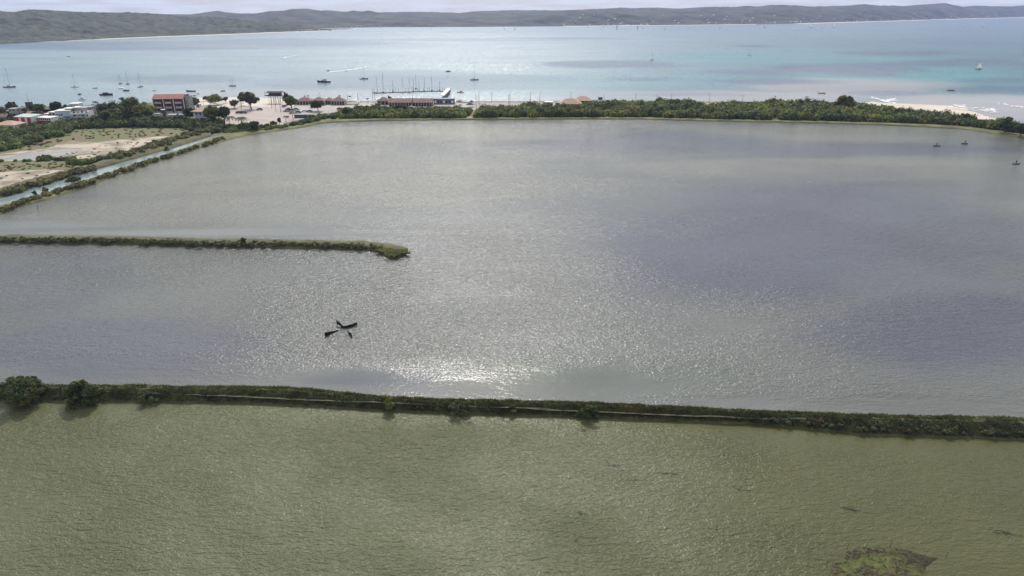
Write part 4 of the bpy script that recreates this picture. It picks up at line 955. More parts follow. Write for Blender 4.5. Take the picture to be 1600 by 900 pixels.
t = thing('water_tower', 'dark square water tower in front of the hotel', 'water tower', G(256, 186, ZG), 0); s_ = S(186)
rect(t, 'shaft', -1.1, 0, -0.3, 1.1, 2.2, 9.2 * s_ * 1, M_dgrey); rect(t, 'tank', -1.35, -0.25, 9.2 * s_ + .003, 1.35, 2.45, 13.5 * s_, mat('dark_teal', (0.03, 0.05, 0.06), 0.6)); rect(t, 'lid', -1.1, 0, 13.5 * s_ + .003, 1.1, 2.2, 14.3 * s_, M_white)
t = thing('awning', 'white slanting awning over the annex yard', 'awning', G(283, 190.5, ZG), R(-12))
mb = MB(); mb.add([(-3.2, -1.2, 1.0), (1.8, -2.2, 0.6), (2.6, 2.0, 3.4), (-1.6, 2.2, 2.6), (-3.2, -1.2, .9), (1.8, -2.2, .5), (2.6, 2, 3.3), (-1.6, 2.2, 2.5)], [(0, 1, 2, 3), (7, 6, 5, 4), (0, 4, 5, 1), (1, 5, 6, 2), (2, 6, 7, 3), (3, 7, 4, 0)]); mb.build('canopy', M_white, t)
mb = MB(); mb.tube((-3, -1.1, -0.3), (-3, -1.1, 1), .06); mb.build('post', M_alu, t); mb = MB(); mb.tube((1.7, -2.1, -.3), (1.7, -2.1, .6), .06); mb.build('post', M_alu, t)
house('long low shed with a pale roof right of the annex', 296, 190.5, 15, 4, 3, M_grey, 'gable', M_white, rh=0.6, rz=-14, name='shed', cat='shed', door=False)
# --- pale apartment block with stepped terraces
def apartments():
    t = thing('apartment_block', 'white and pale blue apartment block with stepped terraces', 'building', G(113, 191, ZG), R(10)); s_ = S(191)
    a = 8.0
    rect(t, 'wall', -8.3, 0, -0.4, 0.0, a, 17 * s_, M_pblue); rect(t, 'roof', -8.8, -0.5, 17 * s_ + .003, 0.3, a + .3, 17 * s_ + 0.35, M_white)
    rect(t, 'wall', 0.003, 1.2, -0.4, 9.6, a + 2, 15.5 * s_, M_white)
    rect(t, 'blue_wall', -4.2, -0.16, 0.6, -0.6, -0.003, 9.4 * s_, M_blue)
    for k in range(3):
        z = (1.6 + k * 5.0) * s_
        b = rect(t, 'balcony', 0.1, -0.7, z, 9.5, 1.197, z + 0.22, M_white)
        r = MB(); r.box(0.1, -0.78, z + 0.225, 9.5, -0.7, z + 1.0); r.build('railing', M_white if k != 1 else M_pblue, b)
        for c in range(4):
            x = 1.2 + c * 2.3; o = MB(); o.box(x, 1.12, z + 0.5, x + 1.2, 1.197, z + 0.22 + 1.45); o.build('window', M_glass, t)
        for c in range(3): rect(t, 'pillar', 0.3 + c * 4.3, -0.62, z + 0.225, 0.6 + c * 4.3, -0.3, z + 5.0 * s_ - 0.003, M_white)
    rect(t, 'upper_storey', 2.0, 2.6, 15.5 * s_ + .003, 8.6, a, 20.5 * s_, M_grey)
    rect(t, 'upper_roof', 1.0, 1.9, 20.5 * s_ + .003, 4.5, a, 21.6 * s_, M_white)
    rect(t, 'roof', -4.4, 2.5, 19.4 * s_, 0.9, a + 1, 20.2 * s_, M_white); rect(t, 'upper_storey', -3.8, 3.2, 17 * s_ + .36, 0.8, a, 19.4 * s_ - .003, M_dgrey)
    windows(t, 8, 0, 2, 3, 0, 1.1, 4.4 * s_, 6.0 * s_, x0=-8.3, x1=-4.2)
    return t
apartments()
house('grey block behind the right end of the apartment block', 136, 188, 17, 19, 8, M_grey, 'flat', M_grey, rz=8, floors=3, cols=3, name='apartment_block', cat='building')
house('white and maroon block above the apartment roofs', 119, 178, 13, 15, 6, M_white, 'flat', M_white, rz=6, floors=2, cols=3, name='apartment_block', cat='building')
# --- crimson and white striped building
def striped():
    t = thing('guest_house', 'guest house with crimson and white vertical bands', 'building', G(40, 199.5, ZG), R(-9)); s_ = S(199)
    W_ = 29 * s_; h = 16.5 * s_; dep = 7
    rect(t, 'wall', -W_ / 2, 0, -0.4, W_ / 2, dep, h, M_white)
    for i in range(3):
        x = -W_ / 2 + (0.10 + 0.36 * i) * W_
        rect(t, 'crimson_panel', x - 0.13 * W_ + .5, -0.25, 0, x + 0.07 * W_ + .5, -0.003, h - 0.5, M_red)
    mb = MB(); mb.add([(-W_ / 2 - .4, -.6, h), (W_ / 2 + .4, -.6, h + .0), (W_ / 2 + .4, dep + .5, h + .7), (-W_ / 2 - .4, dep + .5, h + .7), (-W_ / 2 - .4, -.6, h - .2), (W_ / 2 + .4, -.6, h - .2), (W_ / 2 + .4, dep + .5, h + .5), (-W_ / 2 - .4, dep + .5, h + .5)], [(0, 1, 2, 3), (7, 6, 5, 4), (0, 4, 5, 1), (1, 5, 6, 2), (2, 6, 7, 3), (3, 7, 4, 0)])
    mb.build('roof', mat('pale_green_roof', (0.42, 0.50, 0.46), 0.6, var=0.1, vscale=0.4), t)
    # long rear wing running away to the right
    L2 = 24 * s_
    w = rect(t, 'rear_wing', W_ / 2 + .01, 3.5, -0.4, W_ / 2 + L2, 9.5, h * 0.86, M_white)
    for i in range(7):
        x = W_ / 2 + (i + 0.5) * L2 / 7
        rect(t, 'crimson_panel', x - 0.55, 3.3, 0.1, x + 0.55, 3.497, h * 0.60, M_red); o = MB(); o.box(x - 0.4, 3.4, h * 0.64, x + 0.4, 3.497, h * 0.80); o.build('window', M_glass, t)
    rect(t, 'rear_roof', W_ / 2 - .1, 3.0, h * 0.86 + .003, W_ / 2 + L2 + .3, 9.8, h * 0.86 + .25, M_white)
striped()
house('open-sided pavilion with a big pink hip roof at the left edge', 9, 205, 30, 9.5, 9, M_white, 'hip', M_tilepink, rh=1.9, rz=-4, cols=6, name='pavilion', cat='pavilion', wm=1.5, ov=0.9)
house('small pink pyramid-roofed kiosk in front of the guest house', 27, 202.5, 13, 2.5, 4.5, M_cream, 'hip', M_tilepink, rh=2.4, name='kiosk', cat='kiosk', cols=2)
house('grey square tower building among the dark trees', 22.5, 186, 11, 15, 5, M_grey, 'flat', M_grey, floors=3, cols=2, rz=-3, name='tower_building', cat='building')
for x_ in (18.7, 22.3):
    pass
house('low house with a red hip roof right of the grey tower', 35, 187, 12, 5, 5, M_cream, 'hip', M_tile, rh=1.3, cols=3)
house('house with a steep pink gable roof beside the low red one', 47.5, 186, 11, 5, 5, M_white, 'gable', M_tilepink, rh=2.6, cols=2, rz=-6)
house('half-hidden house with a rust-coloured roof at the left edge', 3, 190, 14, 6, 6, M_grey, 'gable', M_tileold, rh=2.0, cols=3)
house('tiny white gable-roofed house near the left edge', 13.5, 182, 6, 6, 4, M_grey, 'gabley', M_white, rh=1.6, cols=1)
house('long dark brown building by the water', 80, 180, 26, 9, 6, mat('brown_wall', (0.10, 0.065, 0.06), 0.85, var=0.2, vscale=0.5), 'gable', mat('slate_roof', (0.13, 0.12, 0.15), 0.8, var=0.15, vscale=0.5), rh=1.0, cols=5, name='warehouse', cat='building')
house('cream house with a curved white parapet', 86, 188, 15, 12, 6, M_cream, 'flat', M_white, floors=2, cols=3, rz=-4)
house('narrow pink house next to the cream one', 94.5, 189, 6, 11, 5, M_tilepink, 'flat', M_white, floors=2, cols=1)
house('long low open shed with an orange roof edge in front of the cream house', 85, 191.5, 26, 2.6, 3.5, M_red, 'flat', mat('orange_sheet_roof', (0.60, 0.36, 0.24), 0.7, var=0.1, vscale=0.5), rz=3, cols=4, name='shed', cat='shed')
house('small house with an orange roof left in the trees', 212, 183, 13, 4.5, 5, M_cream, 'hip', M_tilepink, rh=1.3, cols=2)
house('wider house with an orange hip roof right in the trees', 226, 186.5, 19, 4.5, 6, M_maroon, 'hip', M_tilepink, rh=1.6, cols=3)
house('little orange house with white wall right of the grey block', 151, 189, 9, 5, 4, M_cream, 'gable', M_tile, rh=1.6, cols=2, rz=15)
house('terracotta-roofed house with a blue-grey wall in front of the beach', 315, 190, 20, 15.5, 8, M_pblue, 'hip', M_tilepink, rh=2.2, cols=3, floors=2, rz=-8, ov=1.6)
t = thing('radio_mast', 'thin radio mast on a dark hut behind the trees', 'mast', G(47, 178, ZG)); rect(t, 'hut', -1.6, 0, -0.3, 1.6, 3, 7.6, M_dgrey)
mb = MB(); mb.tube((0, 1.5, 7.6), (-0.3, 1.5, 13.5), 0.1, 0.04); mb.tube((-0.8, 1.5, 8.9), (0.8, 1.5, 8.9), 0.06); mb.build('antenna', M_dgrey, t)

house('cream house with a brown roof between the guest house and the blocks', 68, 190, 12, 7, 5, M_cream, 'gable', M_tileold, rh=1.5, cols=3, rz=8)
house('maroon-walled house with a flat white roof by the guest house wing', 76, 187.5, 9, 9, 5, M_maroon, 'flat', M_white, floors=2, cols=2, rz=-3)
house('low tiled house half hidden right of the grey tower', 31, 183, 8, 5, 4, M_white, 'gable', M_tile, rh=1.4, cols=2, rz=10)
house('small rust-roofed house at the very left behind the pavilion', -6, 192, 12, 6, 5, M_cream, 'hip', M_tile, rh=1.5, cols=2)
house('small white beach hut right of the hotel wing', 309, 168, 7, 5, 3, M_white, 'flat', M_white, cols=1, name='hut', cat='hut')
house('little brown-roofed hut right of the orange house', 158, 187, 7, 4, 3, M_dwood, 'gable', M_tileold, rh=1.2, cols=1, name='hut', cat='hut')
house('grey waterfront house behind the row of trees', 136, 178, 14, 6, 5, M_grey, 'hip', M_dgrey, rh=1.4, cols=3)
# beach tents
def tent(label, px, py, wpx, hpx, rz=0, dep=5, arch=False):
    s_ = S(py, ZG); W_ = wpx * s_; h = hpx * s_; t = thing('tent', label, 'tent', G(px, py, ZG), R(rz)); mb = MB()
    n = 8 if arch else 2
    pr = [(-W_ / 2 + W_ * i / n, h * 0.55 + (h * 0.45) * math.sin(math.pi * i / n)) for i in range(n + 1)]
    a = [(x, -0.2, z) for x, z in pr] + [(x, dep, z) for x, z in pr] + [(x, -0.2, z - .12) for x, z in pr] + [(x, dep, z - .12) for x, z in pr]; k = n + 1
    mb.add(a, [(i, i + 1, k + i + 1, k + i) for i in range(n)] + [(2 * k + i, 3 * k + i, 3 * k + i + 1, 2 * k + i + 1) for i in range(n)] + [(i, 2 * k + i, 2 * k + i + 1, i + 1) for i in range(n)] + [(k + i, k + i + 1, 3 * k + i + 1, 3 * k + i) for i in range(n)])
    mb.build('canopy', M_sail, t)
    for x in (-W_ / 2 + .1, W_ / 2 - .1):
        for y in (0, dep - .2):
            p = MB(); p.tube((x, y, -.3), (x, y, h * 0.55 - .1), .07); p.build('pole', M_alu, t)
tent('white peaked beach tent nearest the round green tree', 321, 166, 17, 8, dep=6); tent('white peaked tent right behind the terracotta house', 332, 166.5, 12, 5, 8, dep=5)
tent('long arched white tent in the middle of the beach', 357, 170, 24, 9, -6, dep=6, arch=True); tent('white arched tent beneath the big umbrella tree', 383, 166, 12, 6, 0, dep=5, arch=True)
tent('small white tent left of the arched tents', 345, 163, 9, 5, 10, dep=4); tent('flat white tent beside the pale beach tree', 370, 163, 9, 5, 0, dep=4)
# --- container, market halls
t = thing('container', 'long blue container with a grey roof by the sandy square', 'container', G(470, 184.5, ZG), R(5)); s_ = S(184)
rect(t, 'body', -9.5 * s_, 0, -0.2, 9.5 * s_, 3.2, 4.8 * s_, mat('container_blue', (0.03, 0.06, 0.24), 0.5)); rect(t, 'roof', -9.8 * s_, -0.2, 4.8 * s_ + .003, 9.8 * s_, 4.4, 5.3 * s_, M_grey)
for x in (-4, -1.5, 1.2, 3.6): rect(t, 'door', x, -0.05, 0.1, x + 0.9, -0.003, 1.75, M_dgrey)
def hall(label, px, py, wpx, hpx, dep, roofm, rh, rz=0, hip=True, wallm=M_cream, name='market_hall', cat='hall', posts=6):
    s_ = S(py, ZG); W_ = wpx * s_; h = hpx * s_; t = thing(name, label, cat, G(px, py, ZG), R(rz))
    rect(t, 'wall', -W_ / 2 + .3, 0.9, -0.4, W_ / 2 - .3, dep, h, wallm)
    mb = MB(); (mb.hip if hip else mb.gable)(-W_ / 2, 0, W_ / 2, dep, h, rh, 0.5); mb.build('roof', roofm, t)
    for i in range(posts):
        x = -W_ / 2 + 0.2 + (W_ - .4) * i / (posts - 1); rect(t, 'pillar', x - .12, 0.05, -0.3, x + .12, 0.29, h - 0.2, M_cream)
    for i in range(posts - 1):
        x = -W_ / 2 + 0.2 + (W_ - .4) * (i + .5) / (posts - 1); o = rect(t, 'doorway', x - .75, 0.82, 0, x + .75, 0.897, h * .78, M_glass)
    return t
hall('red-tiled market hall at the left end of the row', 475, 164, 24, 6, 8, M_tile, 2.2)
hall('second red-tiled market hall from the left', 497, 165, 20, 7, 8, M_tile, 2.2)
hall('third market hall with weathered red tiles', 513, 163.5, 15, 6, 7, M_tileold, 2.0)
hall('market hall with brown hip roof beside the white marquee', 528, 164.5, 21, 6.5, 8, M_tileold, 2.4)
tent('long white marquee next to the market halls', 549, 163.5, 23, 7, 0, 7)
hall('small tiled kiosk behind the parked cars', 489, 169, 9, 5, 4, M_white, 1.0, name='kiosk', cat='kiosk', posts=3)
# marina
hall('small hip-roofed marina house at the left of the quay', 598.5, 164, 19, 6.2, 7, M_tileold, 2.2, wallm=M_grey, name='marina_house', cat='building', posts=4)
hall('long tiled marina hall left of the gap', 625.5, 166.5, 36, 6.3, 9, M_tileold, 2.4, hip=False, wallm=M_maroon, name='marina_hall', posts=9)
hall('long tiled marina hall right of the gap', 660, 166.5, 31, 6.3, 9, M_tileold, 2.4, hip=False, wallm=M_maroon, name='marina_hall', posts=8)
rect(thing('boundary_wall', 'low pale wall in front of the marina halls', 'wall', G(655, 170.5, ZG)), 'wall', -30, 0, -.3, 34, .25, 1.3, M_grey)
rect(thing('boundary_wall', 'short low wall left of the marina hall forecourt', 'wall', G(612, 169.5, ZG)), 'wall', -7, 0, -.3, 7, .25, 1.2, M_cream)
t = thing('restaurant', 'blue-grey flat-roofed waterfront restaurant with dark windows', 'building', G(694, 163, ZG), R(2)); s_ = S(163)
rect(t, 'wall', -16 * s_, 0, -.3, 16 * s_, 6, 7.5 * s_, mat('slate_blue_wall', (0.16, 0.18, 0.24), 0.7)); rect(t, 'roof', -16.6 * s_, -.6, 7.5 * s_ + .003, 16.6 * s_, 6.3, 8.3 * s_, mat('blue_slate_roof', (0.14, 0.17, 0.23), 0.7))
for i in range(7):
    x = (-14.5 + i * 4.3) * s_; o = MB(); o.box(x, -0.06, 1.0, x + 1.3, -0.003, 2.7); o.build('window', M_glass if i % 3 else M_white, t)
t = thing('canopy', 'dark canopy with white posts between hall and restaurant', 'canopy', G(673, 163, ZG)); mb = MB(); mb.gable(-3.2, 0, 3.2, 3.5, 2.9, 0.9, 0.2); mb.build('roof', M_dgrey, t)
for x in (-2.8, -0.9, 0.9, 2.8): rect(t, 'post', x - .12, 0.1, -.3, x + .12, .34, 2.7, M_white)
t = thing('shade_sail', 'black pointed shade roof behind the left marina hall', 'shade sail', G(610, 161, ZG)); mb = MB(); mb.add([(-1.5, 0, 0), (-1.7, 0.3, 5.6), (3, 0.5, 2.6), (2.5, 3, 2.6), (-1.5, 3, 2.6), (-1.5, 3, 0)], [(0, 2, 1), (1, 2, 3), (1, 3, 4), (0, 1, 4, 5)]); mb.build('roof', M_net, t)
# covered gangway
def gangway():
    a, b = G(690, 157, 0), G(701, 145.5, 0); d = b - a; t = thing('covered_gangway', 'white-roofed covered gangway sloping down to the dock', 'gangway', (a.x, a.y, 0), math.atan2(d.y, d.x)); L_ = d.length
    rect(t, 'deck', 0, -1.5, 0.6, L_, 1.5, 0.85, M_wood)
    mb = MB(); n = 8; pr = [(-1.9 + 3.8 * i / n, 3.4 + 0.9 * math.sin(math.pi * i / n)) for i in range(n + 1)]; k = n + 1
    mb.add([(0, y, z) for y, z in pr] + [(L_, y, z) for y, z in pr] + [(0, y, z - .15) for y, z in pr] + [(L_, y, z - .15) for y, z in pr], [(i, i + 1, k + i + 1, k + i) for i in range(n)] + [(2 * k + i, 3 * k + i, 3 * k + i + 1, 2 * k + i + 1) for i in range(n)]); mb.build('roof', M_white, t)
    sd_ = MB(); sd_.box(0, -1.85, 0.85, L_, -1.75, 3.35); sd_.build('side_wall', M_dgrey, t)
    for i in range(5):
        p = MB(); p.tube((L_ * i / 4, 0, -2), (L_ * i / 4, 0, 0.6), .18); p.build('piling', M_dgrey, t)
gangway()
def dock():
    pts = [(583, 144.3), (600, 144.8), (625, 143.6), (650, 142.8), (680, 142), (692, 142.2), (700, 144.5)]
    P = [G(x, y, 0.45) for x, y in pts]; t = thing('floating_dock', 'long curved floating dock where the yachts are moored', 'dock', (P[0].x, P[0].y, 0)); o = Vector((P[0].x, P[0].y, 0))
    mb = MB()
    for i in range(len(P) - 1):
        a, b = P[i] - o, P[i + 1] - o; d = (b - a).normalized(); n = Vector((-d.y, d.x, 0)) * 1.1
        q = [a - n, b - n, b + n, a + n]; zz = 0.001 * (i % 2)
        mb.add([(v.x, v.y, 0.12) for v in q] + [(v.x, v.y, 0.5 + zz) for v in q], [(3, 2, 1, 0), (4, 5, 6, 7), (0, 1, 5, 4), (1, 2, 6, 5), (2, 3, 7, 6), (3, 0, 4, 7)])
    mb.build('deck', M_dwood, t)
    for x in [584, 589.5, 595, 602, 609, 613, 618, 622, 634, 638, 646, 649, 652, 661, 668, 671, 678, 683, 687, 691, 694]:
        r_ = interp(pts, x); p = G(x, r_, 0) - o; m2 = MB(); m2.tube((p.x, p.y + 1.3, -2), (p.x, p.y + 1.3, 2.9), .13); m2.build('piling', M_dwood, t)
dock()
# hut on stilts
def stilt_hut():
    s_ = S(160, ZG); t = thing('stilt_hut', 'dark two-level hut on tall white stilts over the beach', 'hut', G(430, 162, ZG)); W_ = 20 * s_; z0 = 11 * s_
    rect(t, 'floor', -W_ / 2, 0, z0, W_ / 2, 5, z0 + .3, M_dwood); rect(t, 'wall', -W_ / 2 + .6, .8, z0 + .303, W_ / 2 - .4, 4.6, z0 + 2.2, M_dgrey)
    mb = MB(); mb.gable(-W_ / 2 - .2, 0, W_ / 2 + .4, 5, z0 + 2.5, 0.9, .5); mb.build('roof', M_thatch, t)
    rl = MB(); rl.box(-W_ / 2, -.08, z0 + .3, W_ / 2, -.02, z0 + 1.2); rl.box(-W_ / 2 - 2.6, 1, z0 + .0, -W_ / 2 - .01, 1.3, z0 + .7); rl.build('railing', M_dwood, t)
    rect(t, 'post', -W_ / 2 - 2.3, 1.02, z0 + .7, -W_ / 2 - 2.0, 1.28, z0 + 3.4, M_wood)
    for i in range(6):
        x = -W_ / 2 + .5 + (W_ - 1) * i / 5
        for y in (0.3, 4.6): m2 = MB(); m2.tube((x, y, -.5), (x, y, z0), .12); m2.build('stilt', M_alu, t)
stilt_hut()
# terracotta roofs by the road
hall('wide terracotta-roofed restaurant nearest the white bus shelter', 891, 168, 34, 5.5, 10, M_tilepink, 3.2, rz=-3, wallm=M_grey, name='restaurant', cat='building', posts=7)
hall('terracotta-roofed restaurant behind, right of the wide one', 911, 163.5, 28, 6, 9, M_tilepink, 2.8, rz=-2, wallm=M_maroon, name='restaurant', cat='building', posts=6)
t = thing('bus_shelter', 'white flat-topped shelter beside the paved road', 'shelter', G(857.5, 167, ZG)); s_ = S(167)
rect(t, 'roof', -6.5 * s_, -0.4, 5.6 * s_, 6.5 * s_, 3.5, 7.6 * s_, M_white)
for x in (-5.8, -2, 2, 5.8): rect(t, 'post', x * s_ - .12, 0, -.3, x * s_ + .12, .25, 5.6 * s_ - .003, M_dgrey)
rect(t, 'back_wall', -6 * s_, 3, -.3, 6 * s_, 3.3, 5.6 * s_ - .003, M_dgrey)
house('small black booth left of the terracotta restaurant', 871, 167.5, 6, 6, 3, M_dgrey, 'flat', M_dgrey, cols=1, name='booth', cat='booth')
house('low blue-black building with a cabin on its roof by the shore', 946, 164, 34, 5, 6, M_dgrey, 'gable', mat('blue_black_roof', (0.05, 0.06, 0.10), 0.7), rh=1.0, cols=7, name='boat_house', cat='boat house')
house('little dark cabin rising behind the blue-black building', 938, 162, 6, 9, 3, M_dgrey, 'flat', M_dgrey, cols=1, name='cabin', cat='cabin')
t = thing('parasol', 'wide dark thatched parasol near the path head', 'parasol', G(734, 168, ZG)); mb = MB(); mb.tube((0, 0, -.3), (0, 0, 3), .12); mb.build('pole', M_dwood, t); mb = MB(); mb.tube((0, 0, 2.0), (0, 0, 3.6), 3.0, .1, 10); mb.build('canopy', M_thatch, t)
t = thing('parasol', 'smaller dark thatched parasol on the quay', 'parasol', G(737, 163, ZG)); mb = MB(); mb.tube((0, 0, -.3), (0, 0, 2.6), .1); mb.build('pole', M_dwood, t); mb = MB(); mb.tube((0, 0, 1.9), (0, 0, 3.0), 2.1, .1, 10); mb.build('canopy', M_thatch, t)
for lb, px, py, rr_ in [('brown open parasol standing left of the marina house', 575, 161, 1.5), ('thatched parasol above the market roofs, left one', 477, 157, 1.0), ('thatched parasol above the market roofs, right one', 482, 156.5, 1.0), ('thatched parasol behind the white marquee', 547, 157.5, 1.6), ('thatched parasol behind the brown hip roof', 531, 156.5, 1.6)]:
    t = thing('parasol', lb, 'parasol', G(px, py, ZG)); hh = 3.4; mb = MB(); mb.tube((0, 0, -.3), (0, 0, hh), .09); mb.build('pole', M_dwood, t); mb = MB(); mb.tube((0, 0, hh - .5), (0, 0, hh + .35), rr_, .08, 10); mb.build('canopy', M_thatch, t)
t = thing('jetty_roof', 'low white boat roof by the quay right of the restaurant', 'shelter', G(731, 161, ZG)); mb = MB(); mb.tube((-4.5, 0, .9), (4.5, 0, .5), .8, .4, 8); mb.build('canopy', M_white, t)
t = thing('jetty_roof', 'beige domed boat cover by the quay right of the restaurant', 'shelter', G(720, 160, ZG)); mb = MB(); mb.blob((0, 0, .8), (3.6, 1.8, 1.3), 4); mb.build('canopy', M_cream, t, smooth=True)
t = thing('sea_wall', 'dark low sea wall behind the dry grass verge', 'wall', G(1160, 161, ZG)); rect(t, 'wall', -16, -0.2, -.6, 12, 0.25, 0.9, M_dgrey)
t = thing('sea_wall', 'long grey quay wall along the paved road', 'wall', G(830, 160, ZG)); rect(t, 'wall', -42, -0.2, -.9, 20, 0.25, 0.45, M_grey)

# --- street lamps and poles
def lamp(label, px, yt, yb, arm=1, group=None):
    t = thing('street_lamp', label, 'street lamp', G(px, yb, ZG), 0, group); p = G(px, yb, ZG); h = ZAT(yt, p.y) - ZG
    mb = MB(); mb.tube((0, 0, -.4), (0, 0, h), .17, .09, 7); mb.build('pole', M_dgrey, t)
    if arm: mb = MB(); mb.tube((0, 0, h - .15), (arm * 1.3, 0, h + .1), .05); mb.box(arm * 1.3 - .35, -.15, h, arm * 1.3 + .35, .15, h + .14); mb.build('lamp_head', M_alu, t)
LG = 'tall lamp posts along the waterfront road'
for lb, px, yt, yb, ar in [('nearest tall lamp post right of the path head', 744, 147, 169, 0), ('lamp post behind the nearest one at the path head', 748.5, 144, 163, 1), ('lone lamp post on the quay left of the double posts', 768.5, 144, 160, 1),
        ('left one of the two close lamp posts mid-road', 795, 147, 169, 0), ('right one of the two close lamp posts mid-road', 796.8, 144, 167, 1), ('lamp post on the quay right of the palm tree', 828.5, 144, 160, 1), ('lamp post left of the white shelter', 843.5, 143, 162, 1),
        ('lamp post rising behind the terracotta roofs', 891.8, 144, 159, -1), ('short lamp post behind the blue-black building', 943.5, 147, 160, 0), ('lamp post furthest left of the three beyond the long thicket', 993, 145.5, 163, 0),
        ('lamp post in the middle beyond the long thicket', 1048.5, 145, 163, 0), ('lamp post left of the dry grass verge', 1107.5, 144, 163, 0), ('last lamp post at the right end of the verge', 1159.5, 147, 162.5, 0)]: lamp(lb, px, yt, yb, ar, LG)
LG2 = 'thin poles around the beach and market'
for lb, px, yt, yb, ar in [('white lamp pole beside the big umbrella tree', 377.5, 152, 175, 1), ('pole in front of the stilt hut, left one', 425, 153, 169, 0), ('pole in front of the stilt hut, middle one', 431.5, 150, 174, 0), ('dark pole in front of the stilt hut, right one', 439, 154, 176, 0),
        ('short pole above the left market hall', 497.5, 147, 159, 0), ('pole above the second market hall', 501, 144, 160, 0), ('pole behind the white marquee', 543.5, 147, 160, 0), ('pale lamp post right of the white marquee', 560, 145, 163, 0), ('thin pole at the left end of the dock', 586.5, 143, 165, 0),
        ('thin pole beside the marina house', 583, 139, 160, 0), ('slim mast between the two marina halls', 645.2, 135, 167, 0), ('short pole at the road edge by the path head', 758, 160, 169, 0), ('pole in the sand left of the umbrella tree', 391, 165, 176, 0)]: lamp(lb, px, yt, yb, ar, LG2)

# --- vehicles
def make_car(body_m, label, loc, rz, group):
    t = thing('parked_car', label, 'car', loc, rz, group); mb = MB()
    pr = [(-2.1, .35), (-2.15, .75), (-1.9, .95), (-1.3, 1.0), (-0.85, 1.42), (0.75, 1.45), (1.35, .98), (2.05, .85), (2.15, .5), (2.1, .3)]
    n = len(pr); V = []
    for y, k in ((-.85, 1), (-.78, .0), ): pass
    for y in (-.86, .86): V += [(x, y * (0.86 if z > 1.1 else 1), z) for x, z in pr]
    mb.add(V, [tuple(range(n))[::-1], tuple(range(n, 2 * n))] + [(i, (i + 1) % n, n + (i + 1) % n, n + i) for i in range(n)]); mb.build('body', body_m, t)
    g = MB()
    for sg in (-1, 1): g.add([(-1.15, sg * .87, 1.0), (1.2, sg * .87, 1.0), (.68, sg * .775, 1.38), (-.8, sg * .775, 1.36)], [(0, 1, 2, 3)])
    g.add([(1.38, -.7, 1.0), (1.38, .7, 1.0), (.86, .6, 1.42), (.86, -.6, 1.42)], [(0, 1, 2, 3)]); g.build('windows', M_glass, t)
    for x in (-1.35, 1.3):
        for y in (-.86, .86):
            w_ = MB(); w_.tube((x, y - .1, .32), (x, y + .1, .32), .33, n=12); o = w_.build('wheel', M_black, t); w_ = MB(); w_.tube((x, y - .11, .32), (x, y + .11, .32), .18, n=8); w_.build('rim', M_alu, o)
    return t
CM = {'white': M_white, 'black': mat('black_car_paint', (0.015, 0.015, 0.02), .25), 'silver': mat('silver_car_paint', (.35, .36, .38), .3, metal=.5), 'red': mat('red_car_paint', (.3, .03, .03), .3), 'blue': mat('blue_car_paint', (.04, .08, .2), .3)}
CARS = [('white car parked under the forked tree', 'white', 456.5, 177.5, 20), ('black car right of the white one under the forked tree', 'black', 466, 176.5, 10), ('silver car left behind the forked tree', 'silver', 448, 174, 35), ('white car right of the forked tree', 'white', 476, 174.5, 25),
        ('blue car in front of the dark market tree', 'blue', 484, 175, -10), ('black car at the left end of the car row behind the tree', 'black', 451, 172, 0), ('silver car in the row behind the forked tree', 'silver', 463, 171.5, 0), ('black car parked at the left of the long forecourt', 'black', 541, 170.5, 5),
        ('black car parked nearest the marina forecourt', 'black', 558, 170, -4), ('red car between the market tree and the black cars', 'red', 531, 171, 0), ('black car on the beach side of the square', 'black', 373.5, 177, 0), ('second black car on the beach side of the square', 'black', 381, 177, 3),
        ('black car in the shade of the umbrella tree', 'black', 406, 172, 10), ('blue car by the stilt hut', 'blue', 444, 167, 80), ('silver car at the marina gate', 'silver', 690, 169, 5), ('white car in front of the gap between the marina halls', 'white', 643, 169, 4),
        ('white car right of the terracotta restaurants', 'white', 914, 168.5, 30), ('silver car near the road end by the shelter', 'silver', 842, 166, 60)]
car_src = {}
for lb, cm, px, py, rz in CARS:
    loc = G(px, py, ZG + 0.22)
    if cm not in car_src: car_src[cm] = make_car(CM[cm], lb, loc, R(rz), 'cars parked on the waterfront')
    else: dup(car_src[cm], loc, R(rz), lb)
def make_moto(label, loc, rz):
    t = thing('motorcycle', label, 'motorcycle', loc, rz, 'motorcycles parked along the paved road')
    for x in (-.65, .65): w_ = MB(); w_.tube((x, -.06, .3), (x, .06, .3), .3, n=12); w_.build('wheel', M_black, t)
    b = MB(); b.box(-.5, -.15, .35, .45, .15, .75); b.box(-.6, -.13, .75, .15, .13, .88); b.build('body', M_dgrey, t); b = MB(); b.tube((.65, 0, .3), (.45, 0, 1.05), .04); b.tube((.42, -.35, 1.05), (.42, .35, 1.05), .03); b.build('handlebar', M_alu, t); return t
m0 = None
for i, px in enumerate([770, 773.5, 780, 784.5, 787.5, 791, 801, 805.5, 810]):
    loc = G(px, 167.6 - (i > 5) * 1.2, ZG + 0.2)
    lb = 'dark motorcycle parked in the row behind the right thicket'
    if m0 is None: m0 = make_moto(lb, loc, R(60)); m0.scale = (1.3,) * 3
    else: dup(m0, loc, R(50 + 9 * i), lb, scale=1.3)

